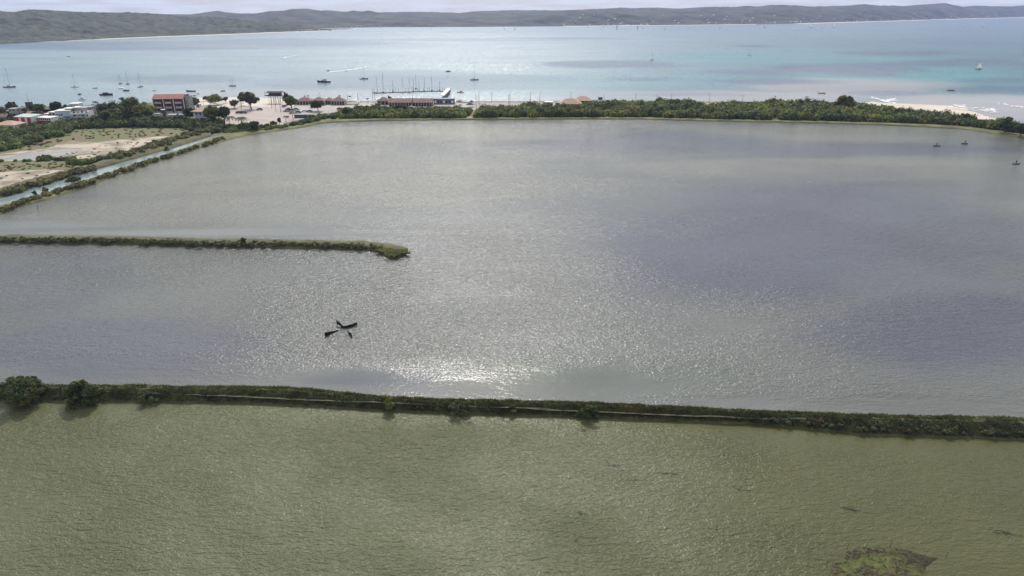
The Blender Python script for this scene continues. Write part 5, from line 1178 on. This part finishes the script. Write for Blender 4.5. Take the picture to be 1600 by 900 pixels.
# ================================================================== BOATS
def hull(mb, L_, B_, h, sheer=0.35, transom=0.75, draft=0.35, n=10):
    st = []
    for i in range(n + 1):
        u = i / n; wd = B_ / 2 * (transom + (1 - transom) * min(1, u * 2.5)) if u < 0.4 else B_ / 2 * (1 - ((u - 0.4) / 0.6) ** 2.2)
        wd = max(wd, 0.03); z = h * (1 + sheer * (u ** 2)); x = -L_ / 2 + L_ * u + (0.04 * L_ if i == n else 0)
        st.append([(x, -wd, z), (x - .01 * L_ * u, -wd * .86, .1), (x - .03 * L_ * u, 0, -draft), (x - .01 * L_ * u, wd * .86, .1), (x, wd, z)])
    V = [p for s_ in st for p in s_]; fs = []
    for i in range(n):
        for j in range(4): fs.append((i * 5 + j, i * 5 + j + 1, (i + 1) * 5 + j + 1, (i + 1) * 5 + j))
        fs.append((i * 5 + 4, i * 5, (i + 1) * 5, (i + 1) * 5 + 4))
    fs.append((0, 1, 2, 3, 4)[::-1]); mb.add(V, fs)
def deck(mb, L_, B_, h, sheer, transom, n=10, up=0.05):
    V = []; fs = []
    for i in range(n + 1):
        u = i / n; wd = (B_ / 2 * (transom + (1 - transom) * min(1, u * 2.5)) if u < 0.4 else B_ / 2 * (1 - ((u - 0.4) / 0.6) ** 2.2)) * 0.9; z = h * (1 + sheer * u ** 2) + up; x = (-L_ / 2 + L_ * u) * 0.97
        V += [(x, -max(wd, .02), z), (x, max(wd, .02), z)]
    for i in range(n): fs.append((2 * i, 2 * i + 2, 2 * i + 3, 2 * i + 1))
    o = len(V) // 2
    lo = [(x, y, z - up + .004) for x, y, z in V]
    fs += [(2 * i, 2 * i + 2 * (0), 0, 0) for i in range(0)]
    mb.add(V, fs)
def sailboat(label, px, py, lpx, mpx, hm=M_hullw, rz=0, cover=True, sails=False, masts=1, group=None, loc=None, dm=M_hullw):
    s_ = S(py); L_ = max(lpx * s_, 3.5); p = loc or G(px, py, 0); mh = mpx * s_ * 1.03; B_ = L_ * 0.29; h = 0.085 * L_
    t = thing('sailing_boat', label, 'sailing boat', p, R(rz), group)
    mb = MB(); hull(mb, L_, B_, h); mb.build('hull', hm, t)
    mb = MB(); deck(mb, L_, B_, h, .35, .75); mb.build('deck', dm, t)
    mb = MB(); mb.box(-L_ * .18, -B_ * .28, h * 1.05, L_ * .16, B_ * .28, h * 1.75, .9); c = mb.build('cabin', dm, t)
    mb = MB(); mb.box(-L_ * .14, -B_ * .29, h * 1.35, L_ * .12, B_ * .29, h * 1.6, .95); mb.build('window', M_glass, c)
    mx_ = [L_ * .06] if masts == 1 else [L_ * .14, -L_ * .14]
    for k, x in enumerate(mx_):
        hh = mh * (1 if k == 0 else .85); mb = MB(); r = max(.10, .010 * L_); mb.tube((x, 0, h), (x, 0, hh), r, r * .6, 6); mb.build('mast', M_alu, t)
        mb = MB(); mb.tube((x, 0, h * 2.1), (x - L_ * (.36 if masts == 1 else .22), 0, h * 2.0), r * .8, r * .6, 6); mb.build('boom', M_alu, t)
        if cover: mb = MB(); mb.tube((x, 0, h * 2.3), (x - L_ * (.34 if masts == 1 else .2), 0, h * 2.15), .22, .12, 6); mb.build('furled_sail', M_sailc, t)
        if sails:
            mb = MB(); mb.add([(x - .1, 0.02, h * 2.4), (x - L_ * .36, .3, h * 2.2), (x - .1, 0.02, hh), (x - .1, -.02, h * 2.4), (x - L_ * .36, .26, h * 2.2), (x - .1, -.02, hh)], [(0, 1, 2), (5, 4, 3), (0, 3, 4, 1), (1, 4, 5, 2), (2, 5, 3, 0)]); mb.build('mainsail', M_sail, t)
    mb = MB(); mb.tube((L_ * .5, 0, h * 1.3), (mx_[0], 0, mh * .97), .03, .03, 4); mb.tube((-L_ * .48, 0, h), (mx_[-1], 0, mh * .95 * (1 if masts == 1 else .85)), .03, .03, 4); mb.build('rigging', M_dgrey, t)
    if sails: mb = MB(); mb.add([(L_ * .5, .02, h * 1.6), (x + .3, .4, h * 1.8), (x + .2, .02, mh * .9), (L_ * .5, -.02, h * 1.6), (x + .3, .36, h * 1.8), (x + .2, -.02, mh * .9)], [(0, 2, 1), (3, 4, 5), (0, 1, 4, 3), (1, 2, 5, 4), (2, 0, 3, 5)]); mb.build('jib', M_sail, t)
    return t
def motorboat(label, px, py, lpx, hm=M_hullw, rz=0, kind='cabin', group=None, top=M_hullw, mast=0, name='motor_boat', cat='motor boat', B=None):
    s_ = S(py); L_ = max(lpx * s_, 2.6); p = G(px, py, 0); B_ = B or L_ * (.3 if L_ < 9 else .26); h = min(.11 * L_, 1.3)
    t = thing(name, label, cat, p, R(rz), group); mb = MB(); hull(mb, L_, B_, h, .5); mb.build('hull', hm, t)
    if kind != 'open': mb = MB(); deck(mb, L_, B_, h, .5, .75); mb.build('deck', top, t)
    if kind in ('cabin', 'yacht'):
        mb = MB(); mb.box(-L_ * .25, -B_ * .34, h * 1.04, L_ * .2, B_ * .34, h * 2.1, .88); c = mb.build('cabin', top, t); mb = MB(); mb.box(-L_ * .24, -B_ * .345, h * 1.5, L_ * .19, B_ * .345, h * 1.85, .93); mb.build('window', M_glass, c)
    if kind == 'yacht':
        mb = MB(); mb.box(-L_ * .2, -B_ * .28, h * 2.1 + .003, L_ * .04, B_ * .28, h * 2.75, .85); mb.build('flybridge', top, t); mb = MB(); mb.box(-L_ * .22, -B_ * .3, h * 3.2, L_ * .02, B_ * .3, h * 3.32); [mb.tube((x, y, h * 2.7), (x, y, h * 3.2), .04) for x in (-L_ * .2, 0) for y in (-B_ * .25, B_ * .25)]; mb.build('bimini', top, t)
    if kind == 'canopy':
        mb = MB(); mb.box(-L_ * .34, -B_ * .42, h * 2.7, L_ * .16, B_ * .42, h * 2.9); mb.build('canopy', top, t)
        for x in (-L_ * .3, L_ * .12):
            for y in (-B_ * .36, B_ * .36): m2 = MB(); m2.tube((x, y, h), (x, y, h * 2.7), .05); m2.build('post', M_alu, t)
        mb = MB(); mb.box(-L_ * .2, -B_ * .25, h * 1.05, L_ * .05, B_ * .25, h * 1.9); mb.build('console', M_dgrey, t)
    if kind == 'open':
        mb = MB(); [mb.box(x * L_ - .15, -B_ * .4, h * .8, x * L_ + .15, B_ * .4, h * .9) for x in (-.25, .05, .28)]; mb.build('thwarts', M_wood, t)
        mb = MB(); deck(mb, L_ * .95, B_ * .9, h * .55, .3, .75); mb.build('floor', M_dwood, t)
    if kind == 'dome': mb = MB(); mb.blob((0, 0, h * 1.3), (L_ * .36, B_ * .5, h * 1.8), 3, 12, 8, .03); mb.build('canopy', top, t, smooth=True)
    if mast: mb = MB(); mb.tube((L_ * .05, 0, h), (L_ * .05, 0, mast * s_), .09, .05); mb.build('mast', M_alu, t)
    return t
sailboat('large sailing boat with two long stays at the far left', 15, 136.5, 18, 29, M_navy); sailboat('white sailing boat above the apartment block', 117, 136.5, 10.5, 21, M_hullw, rz=15)
sailboat('sailing boat seen end-on, left of the three close masts', 188, 131, 7, 15, M_navy, rz=70); sailboat('sailing boat in the middle of the three close masts', 199.8, 132, 9, 19, M_hullw, rz=75, dm=M_dgrey); sailboat('dark sailing boat right of the three close masts', 219.5, 136, 9, 22, M_navy, rz=65)
motorboat('white catamaran moored below the leftmost close mast', 189, 138.5, 7, M_hullw, 70, 'dome', B=4.2, top=M_hullw); motorboat('grey boat with a dark canopy below the close masts', 197, 142, 10, M_navy, 0, 'canopy', top=M_hullw)
motorboat('small open dinghy right of the white sailing boat', 148.5, 138, 7, M_dgrey, 5, 'open'); motorboat('long dark blue fishing boat with low cabins', 166, 149, 19, M_navy, 4, 'cabin', top=M_dgrey); motorboat('round dark boat hidden behind the white yacht', 124.5, 148, 7, M_dgrey, 80, 'dome', top=M_dgrey)
motorboat('white motor yacht off the apartment block', 128.5, 156, 13, M_hullw, 175, 'yacht'); motorboat('small boat with a white cover over a blue hull', 149, 160, 10, M_blue, 172, 'canopy', top=M_hullw); motorboat('white cabin boat near the shore trees', 171.5, 163, 10, M_hullw, 10, 'cabin'); motorboat('black boat with a square canopy by the shore', 188, 154.5, 6, M_navy, 60, 'canopy', top=M_dgrey)
motorboat('tiny dark dinghy right of the white cabin boat', 178, 157.8, 4, M_dgrey, 0, 'open'); motorboat('tiny dark dinghy below the black canopy boat', 186, 159.5, 4.5, M_navy, 0, 'open'); motorboat('pale rowing boat on the shallow by the shore', 195, 162, 7, M_hullw, -10, 'open')
motorboat('small white launch left of the hotel roof', 241, 142, 6, M_hullw, 40, 'dome', top=M_sail); motorboat('long dark open boat right of the hotel', 298.5, 143, 14, M_navy, 180, 'open'); motorboat('tiny black boat below the long open boat', 303.5, 150, 5, M_black, 30, 'canopy', top=M_black); motorboat('tiny dark dinghy right of the tiny black boat', 309, 147, 5, M_dgrey, 0, 'open')
motorboat('small dark launch between the schooner and the hotel', 348, 142.5, 7, M_dgrey, 20, 'cabin', top=M_pblue); sailboat('dark two-masted schooner right of the small launch', 363, 134.5, 11, 13, M_navy, masts=2, cover=False, dm=M_hullw)
motorboat('large blue and white motor yacht in the middle of the bay', 506.5, 128.5, 20, M_navy, 178, 'yacht'); motorboat('dark speedboat at the head of a white wake', 513, 111, 5, M_dgrey, 185, 'canopy', top=M_dgrey); motorboat('tiny dark boat beside the long white wake', 540.5, 111, 4, M_dgrey, 0, 'open')
sailboat('sailing boat with dark hull right of the white wake', 568.5, 123.5, 12.5, 18, M_navy); motorboat('small dark cabin boat alone above the dock', 700, 112, 7.5, M_navy, 0, 'cabin', mast=6, top=M_dgrey); sailboat('lone sailing boat moored right of the dock', 741, 125, 12.5, 20, M_navy, dm=M_hullw)
motorboat('white boat with a red trim right of the dock end', 719.5, 145, 11.5, M_hullw, 175, 'canopy', top=M_hullr)
GD = 'yachts moored along the floating dock'
for lb, px, py, lp, mp, hm, rz, nm in [('black-hulled yacht at the left end of the dock', 589, 146, 9.5, 25, M_navy, 0, 1), ('yacht with a dark rounded cockpit cover and the tallest mast', 599, 144, 9, 31, M_dgrey, 80, 1), ('dark yacht third from the left on the dock', 614.5, 142.5, 8, 16, M_dgrey, 80, 1),
        ('white yacht with a low white hull on the dock', 629.5, 145.5, 8, 24, M_hullw, 5, 1), ('white yacht with a black waterline beside it on the dock', 640, 145.5, 8, 24, M_hullw, 0, 1), ('short dark yacht left of the two tall masts on the dock', 646.5, 142, 7, 20, M_dgrey, 85, 1), ('yacht set back behind the dock with a dark mast', 650.2, 138.5, 8, 21, M_dgrey, 80, 1),
        ('narrow dark yacht right of the set-back yacht', 655, 141.5, 7, 16, M_dgrey, 84, 1), ('dark yacht left of the fourth mast from the dock end', 663.5, 141.5, 8, 21, M_dgrey, 82, 1), ('yacht with a bold dark mast near the dock end', 675, 141.5, 9, 22, M_dgrey, 80, 1), ('smaller yacht at the right end of the dock', 687, 141, 8, 14, M_dgrey, 80, 1)]:
    sailboat(lb, px, py, lp, mp, hm, rz, group=GD)
# on the open bay
sailboat('small sailing boat near the dark water patch in the middle of the bay', 1018.5, 94, 6, 11, M_navy, rz=20); sailboat('white sailing boat alone on the turquoise water', 1171, 87, 6, 12, M_hullw, rz=10, cover=False); sailboat('two-sailed boat crossing the bay on the right', 1529, 108, 10, 10, M_navy, sails=True, masts=1)
GF = 'distant boats under sail by the far shore'
fs0 = None
for i, (px, py, k) in enumerate([(804, 46, 1.3), (939, 46, .8), (943, 41.5, 1.1), (1005, 45, 1.2), (1039, 46, 1.2), (1077, 44.5, 1.2), (1101, 44.8, .9), (1125, 43.8, 1.2), (1195, 43, 2.0), (1210, 40.8, 1.1), (1267, 43, 2.2), (1284, 42.8, 1.6), (1303, 42.5, 2.1), (1504, 42, 1.2), (1536, 42, 2.0), (1190, 32 + 12, .8), (1217, 44, .9), (674, 45.5, .8), (788, 46.3, 1.0)]):
    lb = 'small white sail in the distance near the far shore'
    s_ = S(py); hgt = 3.4 * k * s_
    if fs0 is None:
        fs0 = sailboat(lb, px, py, 4, 5.0, M_hullw, sails=True, cover=False, group=GF, rz=25); base_h = 5.0 * s_; fs0.scale = (hgt / base_h,) * 3
    else: dup(fs0, G(px, py, 0), R(random.Random(i).uniform(-60, 60)), lb, scale=hgt / base_h)
def marker(lb, px, py, h):
    t = thing('channel_marker', lb, 'marker', G(px, py, 0)); mb = MB(); mb.tube((0, 0, -2), (0, 0, h), .9, .7); mb.build('post', M_dgrey, t); mb = MB(); mb.box(-1.5, -1.5, h * .6, 1.5, 1.5, h); mb.build('topmark', M_dgrey, t)
marker('dark channel marker, left one by the far shore', 963.7, 46.3, 11); marker('dark channel marker, right one by the far shore', 996, 45.3, 9)
def raft(lb, px, py, L_):
    t = thing('raft', lb, 'raft', G(px, py, 0), R(-4)); mb = MB(); rg = random.Random(int(px))
    for i in range(8): mb.box(-L_ / 2, -1.6 + i * .42, -.05, L_ / 2 * rg.uniform(.8, 1), -1.25 + i * .42, .28 + rg.uniform(0, .1))
    mb.build('planks', M_dwood, t); mb = MB()
    for x in (-.4, 0, .35): mb.box(x * L_ - .15, -1.7, .42, x * L_ + .15, 1.9, .6)
    mb.build('crossbeam', M_dwood, t)
raft('dark wooden raft on the shallows above the right thicket', 1284.5, 146, 5.2); raft('dark floating raft far right beyond the sand bar', 1486, 141.5, 5.0)
t = thing('mooring_pole', 'thin mooring pole left of the wooden raft', 'pole', G(1277.5, 146.5, 0)); mb = MB(); mb.tube((0, 0, -1), (0.1, 0, 3.2), .09); mb.build('pole', M_dwood, t)
motorboat('tiny launch with a faint white wake on the left of the bay', 107, 88.5, 4.5, M_dgrey, 0, 'open')
tag(foam([(512, 112.6, 534, 110.8), (534, 110.8, 556, 107.6), (556, 107.6, 573, 104.4)], 3, n=110, jit=.5, z=.03).build('boat_wake', M_foam), 'long white wake trailing behind the dark speedboat', 'wake', kind='stuff')
tag(foam([(443, 90, 462, 86.5)], 4, n=60, jit=.7, z=.03).build('boat_wake', M_foam), 'short white wake streak on the bright water', 'wake', kind='stuff')
tag(foam([(741, 59.5, 785, 56.6), (1215, 43.9, 1268, 44)], 5, n=60, jit=.3, z=.03, wd=2).build('boat_wake', M_foam), 'thin white wake lines far out in the bay', 'wake', kind='stuff')

# ================================================================== FAR HOUSES
def simple_house(name, label, wm, rm, group, k=1.0):
    k = 0.58; wm = mat('weathered_' + wm.name, (0.42, 0.38, 0.37), .9); t = thing(name, label, 'house', (0, 0, -500), 0, group); rect(t, 'wall', -5 * k, -3.5 * k, -3, 5 * k, 3.5 * k, 4 * k, wm); mb = MB(); mb.gable(-5 * k, -3.5 * k, 5 * k, 3.5 * k, 4 * k, 2.2 * k, .5); mb.build('roof', rm, t); return t
def put_far(grid, specs, n, seed, x0, x1, s0, s1, label, wm, rm, group, sc0=0.8, sc1=1.5, clus=None):
    xs, ss, X, Y, Zz = grid; rg = random.Random(seed); src = None; c = 0; tries = 0
    while c < n and tries < n * 30:
        tries += 1
        px = rg.uniform(x0, x1)
        if clus and rg.random() > interp(clus, px): continue
        i = int(np.argmin(np.abs(xs - px))); sv = s0 + (s1 - s0) * rg.random() ** 1.8; j = int(np.argmin(np.abs(ss - sv)))
        if i + 1 >= len(xs) or j < 1: continue
        a = rg.random(); x = X[i, j] * (1 - a) + X[i + 1, j] * a; y = Y[i, j] * (1 - a) + Y[i + 1, j] * a; z = Zz[i, j] * (1 - a) + Zz[i + 1, j] * a + 1.0
        sc_ = rg.uniform(sc0, sc1)
        if src is None: src = simple_house('house', label, wm, rm, group); src.location = (x, y, z); src.scale = (sc_,) * 3; src.rotation_euler = (0, 0, rg.uniform(-.6, .6))
        else: dup(src, (x, y, z), rg.uniform(-.7, .7), label, scale=sc_)
        c += 1
CL = [(880, .25), (930, .6), (1000, .5), (1050, .25), (1100, .4), (1150, .7), (1190, 1), (1270, 1), (1330, .5), (1400, .3), (1440, .8), (1480, .8), (1520, .5), (1600, .4)]
put_far(mid, None, 90, 1, 880, 1620, .04, .50, 'small white house on the far hillside town', M_white, M_white, 'white houses of the far town', .7, 1.35, CL)
put_far(mid, None, 70, 2, 880, 1620, .04, .38, 'small white house with a red roof on the far shore', M_white, M_tile, 'red-roofed houses of the far town', .8, 1.5, CL)
put_far(mid, None, 30, 3, 880, 1620, .04, .45, 'small grey house in the far town', M_cream, M_grey, 'grey houses of the far town', .8, 1.5, CL)
put_far(mid, None, 14, 4, 505, 680, .03, .12, 'tiny pale house at the foot of the middle far hills', M_white, M_cream, 'houses at the foot of the middle hills', .6, 1.0)
put_far(head, None, 14, 5, 440, 500, .04, .22, 'pale house near the tip of the left headland', M_white, M_cream, 'houses at the headland tip', .5, .9)
put_far(head, None, 14, 6, -30, 160, .03, .14, 'pale house among trees on the left headland shore', M_white, M_tilepink, 'houses on the left headland shore', .45, .8)

# ================================================================== THE POND
def net_panel(t, a, b, ha, hb, label=None, lo=0.0, loa=0.0, name='net_panel'):
    """dark sheet standing in the water from a to b, heights ha, hb"""
    n = 7; mb = MB(); d = Vector((b.x - a.x, b.y - a.y, 0)); nn = Vector((-d.y, d.x, 0)).normalized() * .05; rg = random.Random(int(hb * 100)); F_ = []
    for i in range(n + 1):
        u = i / n; p = a.lerp(b, u); top = ha + (hb - ha) * u + rg.uniform(-.03, .03); bot = loa + (lo - loa) * u - .05; w_ = nn * math.sin(u * 9) * 1.6
        F_ += [(p.x + w_.x - nn.x, p.y + w_.y - nn.y, bot), (p.x + w_.x - nn.x, p.y + w_.y - nn.y, top), (p.x + w_.x + nn.x, p.y + w_.y + nn.y, top), (p.x + w_.x + nn.x, p.y + w_.y + nn.y, bot)]
    fs = []
    for i in range(n):
        for j in range(4): fs.append((i * 4 + j, i * 4 + (j + 1) % 4, (i + 1) * 4 + (j + 1) % 4, (i + 1) * 4 + j))
    fs += [(0, 1, 2, 3), (n * 4 + 3, n * 4 + 2, n * 4 + 1, n * 4)]; mb.add(F_, fs); o = mb.build(name, M_net, t)
    return o
o0 = G(537, 513.5, ZP); t = thing('fish_trap', 'black netting fish trap with four wings in the open pond', 'fish trap', o0)
def q_(x, y): v = G(x, y, ZP) - o0; return Vector((v.x, v.y, 0))
for a, b, ha, hb, la, lb_ in [(q_(529, 516), q_(508, 526), .06, 0.98, 0, 0), (q_(542, 516.5), q_(549.8, 527.5), .06, .92, 0, 0), (q_(537, 512.5), q_(526.6, 508), .50, 1.28, 0, 0.45), (q_(533, 512.3), q_(543, 513), .5, .62, 0, 0), (q_(542, 513), q_(558, 508), .62, .68, 0.0, 0.12)]:
    net_panel(t, a, b, ha, hb, lo=lb_, loa=la)
for p, h in [(q_(508, 526), 1.05), (q_(549.8, 527.5), 1.0), (q_(526.6, 508), 1.35), (q_(558, 508), .85)]:
    mb = MB(); mb.tube((p.x, p.y, -.8), (p.x, p.y, h), .045); mb.build('stake', M_dwood, t)

# paddlers
def paddler(label, clabel, px, py, rz):
    loc = G(px, py, ZP); c = thing('canoe', clabel, 'canoe', loc, R(rz), 'canoes on the pond')
    mb = MB(); n = 10; V = []; L_ = 3.4
    for i in range(n + 1):
        u = i / n; wd = .38 * math.sin(math.pi * min(max(u, .03), .97)) ** .6; z = .32 + .22 * (2 * u - 1) ** 4; x = -L_ / 2 + L_ * u
        V += [(x, -wd, z), (x, -wd * .7, 0), (x, wd * .7, 0), (x, wd, z)]
    mb.add(V, [(i * 4 + j, i * 4 + j + 1, i * 4 + j + 5, i * 4 + j + 4) for i in range(n) for j in range(3)]); mb.build('hull', M_dwood, c)
    mb = MB(); mb.add([(x * .9, y * .8, .12) for x, y, z in V[::4]] + [(x * .9, -y * .8, .12) for x, y, z in V[::4]], [(i, i + 1, n + 2 + i, n + 1 + i) for i in range(n)]); mb.build('floor', M_dwood, c)
    me = bpy.data.meshes.new('person')
    J = [(0, 0, .95), (0.05, 0, 1.15), (.12, 0, 1.38), (.15, 0, 1.50), (.18, 0, 1.62), (.19, 0, 1.72),
         (0, -.10, .90), (.10, -.12, .52), (-.02, -.13, .16), (.12, -.14, .13), (0, .10, .90), (.02, .12, .52), (-.10, .13, .16), (.06, .14, .13),
         (.12, -.20, 1.38), (.28, -.26, 1.14), (.46, -.16, 1.06), (.12, .20, 1.38), (.26, .26, 1.22), (.48, .14, 1.32), (.55, -.13, 1.05), (.57, .12, 1.34)]
    E = [(0, 1), (1, 2), (2, 3), (3, 4), (4, 5), (0, 6), (6, 7), (7, 8), (8, 9), (0, 10), (10, 11), (11, 12), (12, 13), (2, 14), (14, 15), (15, 16), (2, 17), (17, 18), (18, 19), (16, 20), (19, 21)]
    rad = [.19, .18, .20, .07, .10, .085, .095, .068, .045, .035, .095, .068, .045, .035, .065, .045, .034, .065, .045, .034, .03, .03]
    me.from_pydata(J, E, []); p = bpy.data.objects.new('person', me); COL.objects.link(p); p.location = loc; p.rotation_euler = (0, 0, R(rz)); p.scale = (1.12,) * 3; me.materials.append(mat('dark_clothes_and_skin', (0.025, 0.018, 0.018), .8, var=.3, vscale=4))
    md = p.modifiers.new('skin', 'SKIN'); sv = me.skin_vertices[0].data
    for i, r in enumerate(rad): sv[i].radius = (r, r)
    sv[0].use_root = True; p.modifiers.new('sub', 'SUBSURF').levels = 2; p.modifiers['sub'].render_levels = 2
    tag(p, label, 'person')
    hb = MB(); hb.blob((.185, 0, 1.68), (.125, .115, .12), 5, 12, 8, .03); hb.blob((.185, 0, 1.73), (.17, .17, .03), 6, 12, 4, .02); hb.build('hat', M_dgrey, p)
    pd = thing('paddle', 'thin pole held by the person in the ' + clabel.split(',')[0].replace('dark canoe at the right edge', 'right-edge canoe').replace('dark canoe nearest the far pond bank', 'canoe nearest the far bank').replace('dark canoe', 'leftmost canoe'), 'pole', loc, R(rz)); mb = MB(); mb.tube((.50, -.22, .35), (.60, .26, 1.85), .03); mb.tube((.45, -.42, -.25), (.50, -.22, .35), .08, .03); mb.build('shaft', M_wood, pd)
paddler('person standing in the leftmost canoe on the far right of the pond', 'dark canoe, leftmost of the three on the pond', 1463.5, 228.6, 175)
paddler('person leaning in the middle canoe near the far pond bank', 'dark canoe nearest the far pond bank, between the other two', 1507, 225, -4)
paddler('person upright in the canoe by the right edge of the pond', 'dark canoe at the right edge, nearest of the three', 1587.5, 256.8, 182)

# sluice, stakes, drowned branches
t = thing('sluice_gate', 'dark wooden sluice gate at the canal mouth', 'sluice', G(21.5, 325.5, ZP), R(70)); mb = MB()
for x in (-.9, .9): m2 = MB(); m2.tube((x, 0, -.8), (x, 0, 1.9), .12); m2.build('post', M_dwood, t)
rect(t, 'board', -.85, -.06, -.5, .85, .06, 1.2, M_dwood); rect(t, 'beam', -1.1, -.1, 1.6, 1.1, .1, 1.75, M_dwood)
for k, (lb, px, py, h, ln) in enumerate([('short leaning stake in the pond near the canal mouth', 59, 327, 1.5, .1), ('thin stick standing in the olive water', 1119.5, 827, .95, .02), ('thin stick at the left rim of the mossy islet', 1323.5, 857, 1.0, .08), ('thin stick behind the middle of the mossy islet', 1390.8, 855, 1.0, 0), ('small twig stick left of the right debris patch', 1453.5, 817, .7, .04), ('faint stick off the right tip of the islet', 1478.5, 871, .8, 0), ('stick at the left edge of the mossy islet', 1291.5, 885, .9, 0)]):
    t = thing('stake', lb, 'stake', G(px, py, ZP)); mb = MB(); mb.tube((0, 0, -.5), (ln, 0, h), .035 if k else .09, .02 if k else .08); mb.build('stick', M_dwood, t)
M_wet = mat('waterlogged_wood', (0.03, 0.03, 0.032), .8)
for lb, px, py, wpx, k in [('faint drowned branches, furthest left in the olive pond', 958, 727, 24, 0), ('drowned branches left of the upright sticks in the olive pond', 1048, 741, 30, 1), ('cross-shaped drowned twigs in the olive pond', 1157, 764, 26, 2), ('faint sunken twigs at the bottom middle', 909, 802, 14, 3), ('dark drowned log above the mossy islet', 1329, 796.5, 30, 4), ('tangle of drowned branches by the right edge', 1572, 833.5, 36, 5), ('small loose twigs left of the first drowned branches', 900, 845, 10, 6)]:
    s_ = S(py, ZP); t = thing('driftwood', lb, 'driftwood', G(px, py, ZP), R(-12)); rg = random.Random(k); mb = MB(); W_ = wpx * s_
    for i in range(34 if k in (4, 5) else 16):
        x = rg.gauss(0, W_ * .24); y = rg.gauss(0, .16 if k != 5 else .35); a = rg.gauss(0, .45 if k != 2 else .9); l = rg.uniform(.12, .4) * W_ * .5
        mb.tube((x - l * math.cos(a), y - l * math.sin(a), rg.uniform(-.03, .03)), (x + l * math.cos(a), y + l * math.sin(a), rg.uniform(-.02, .06)), rg.uniform(.012, .03), .01, 5)
    mb.build('twigs', M_wet, t)
def islet():
    pts = [(1294, 888), (1300, 878), (1312, 868), (1324, 860), (1340, 855.5), (1360, 854), (1385, 854), (1405, 855), (1420, 859), (1440, 865), (1455, 868), (1469, 872), (1460, 879), (1452, 885), (1448, 896), (1442, 908), (1420, 918), (1360, 922), (1320, 918), (1300, 905)]
    P = [G(x, y, ZP) for x, y in pts]; c = sum((Vector(p) for p in P), Vector()) / len(P); V = [(c.x, c.y, ZP + .16)]; ks = [1.05, .97, .86, .7, .5, .25]; n = 160; rgi = random.Random(4); C = []
    ring = []
    for i in range(n):
        t_ = i / n * len(P); k = int(t_); q = P[k].lerp(P[(k + 1) % len(P)], t_ - k); ring.append(q)
    V = []; F_ = []
    for j, k in enumerate(ks):
        for i, q in enumerate(ring):
            f = 1 + (vnoise(i * .22, 3.3, 5) - .5) * .06
            x, y = c.x + (q.x - c.x) * k * f, c.y + (q.y - c.y) * k * f
            east = float(sstep(c.x + .5, c.x + 3.5, x))
            z = ZP + [-.12, .045, .10, .09, .08, .08][j] + (float(fbm(x / .5, y / .5, 8, 3)) - .5) * .10 - east * .05
            V.append((x, y, z))
    m_ = len(ks)
    for j in range(m_ - 1):
        for i in range(n): F_.append((j * n + i, j * n + (i + 1) % n, (j + 1) * n + (i + 1) % n, (j + 1) * n + i))
    V = np.array(V); V2 = np.vstack([V, [[c.x, c.y, ZP + .1]]])
    me = bpy.data.meshes.new('mossy_islet'); me.from_pydata([tuple(v) for v in V2], [], F_ + [((m_ - 1) * n + i, (m_ - 1) * n + (i + 1) % n, len(V)) for i in range(n)])
    o = bpy.data.objects.new('islet', me); COL.objects.link(o); me.polygons.foreach_set('use_smooth', [True] * len(me.polygons))
    # moss, dead mats and dark mud
    m = bpy.data.materials.new('islet_moss'); m.use_nodes = True; t_ = m.node_tree; p = t_.nodes['Principled BSDF']; p.inputs['Roughness'].default_value = .85; p.inputs['Specular IOR Level'].default_value = .15
    tcn = t_.nodes.new('ShaderNodeTexCoord')
    def nz(sc_, det, lo, hi, c0, c1, dist=0.0):
        a = t_.nodes.new('ShaderNodeTexNoise'); a.inputs['Scale'].default_value = sc_; a.inputs['Detail'].default_value = det; a.inputs['Distortion'].default_value = dist; t_.links.new(tcn.outputs['Object'], a.inputs['Vector'])
        r = t_.nodes.new('ShaderNodeValToRGB'); r.color_ramp.elements[0].position = lo; r.color_ramp.elements[1].position = hi; r.color_ramp.elements[0].color = c0; r.color_ramp.elements[1].color = c1; t_.links.new(a.outputs[0], r.inputs[0]); return r.outputs[0]
    def mixc(f, a, b):
        x = t_.nodes.new('ShaderNodeMix'); x.data_type = 'RGBA'
        for i, v in ((0, f), (6, a), (7, b)): t_.links.new(v, x.inputs[i])
        return x.outputs[2]
    moss = nz(1.2, 6, .35, .65, (.055, .065, .02, 1), (.115, .13, .04, 1)); dead = nz(2.6, 6, .42, .6, (.024, .023, .01, 1), (.10, .09, .042, 1), .6)
    msk = nz(.32, 4, .44, .54, (0, 0, 0, 1), (1, 1, 1, 1), .5); c1 = mixc(msk, moss, dead); hol = nz(1.7, 5, .56, .62, (0, 0, 0, 1), (1, 1, 1, 1), .8)
    dk = nz(3, 3, .3, .7, (.03, .027, .022, 1), (.05, .045, .035, 1)); c2 = mixc(hol, c1, dk)
    sx_ = t_.nodes.new('ShaderNodeSeparateXYZ'); t_.links.new(tcn.outputs['Object'], sx_.inputs[0]); mr = t_.nodes.new('ShaderNodeMapRange'); mr.inputs[1].default_value = c.x + 1.6; mr.inputs[2].default_value = c.x + 5.0; mr.inputs[4].default_value = .75; t_.links.new(sx_.outputs[0], mr.inputs[0])
    algae = nz(2.2, 5, .35, .65, (.018, .016, .015, 1), (.045, .043, .022, 1), .5); c3 = mixc(mr.outputs[0], c2, algae); t_.links.new(c3, p.inputs['Base Color'])
    me.materials.append(m); tag(o, kind='structure')
islet()
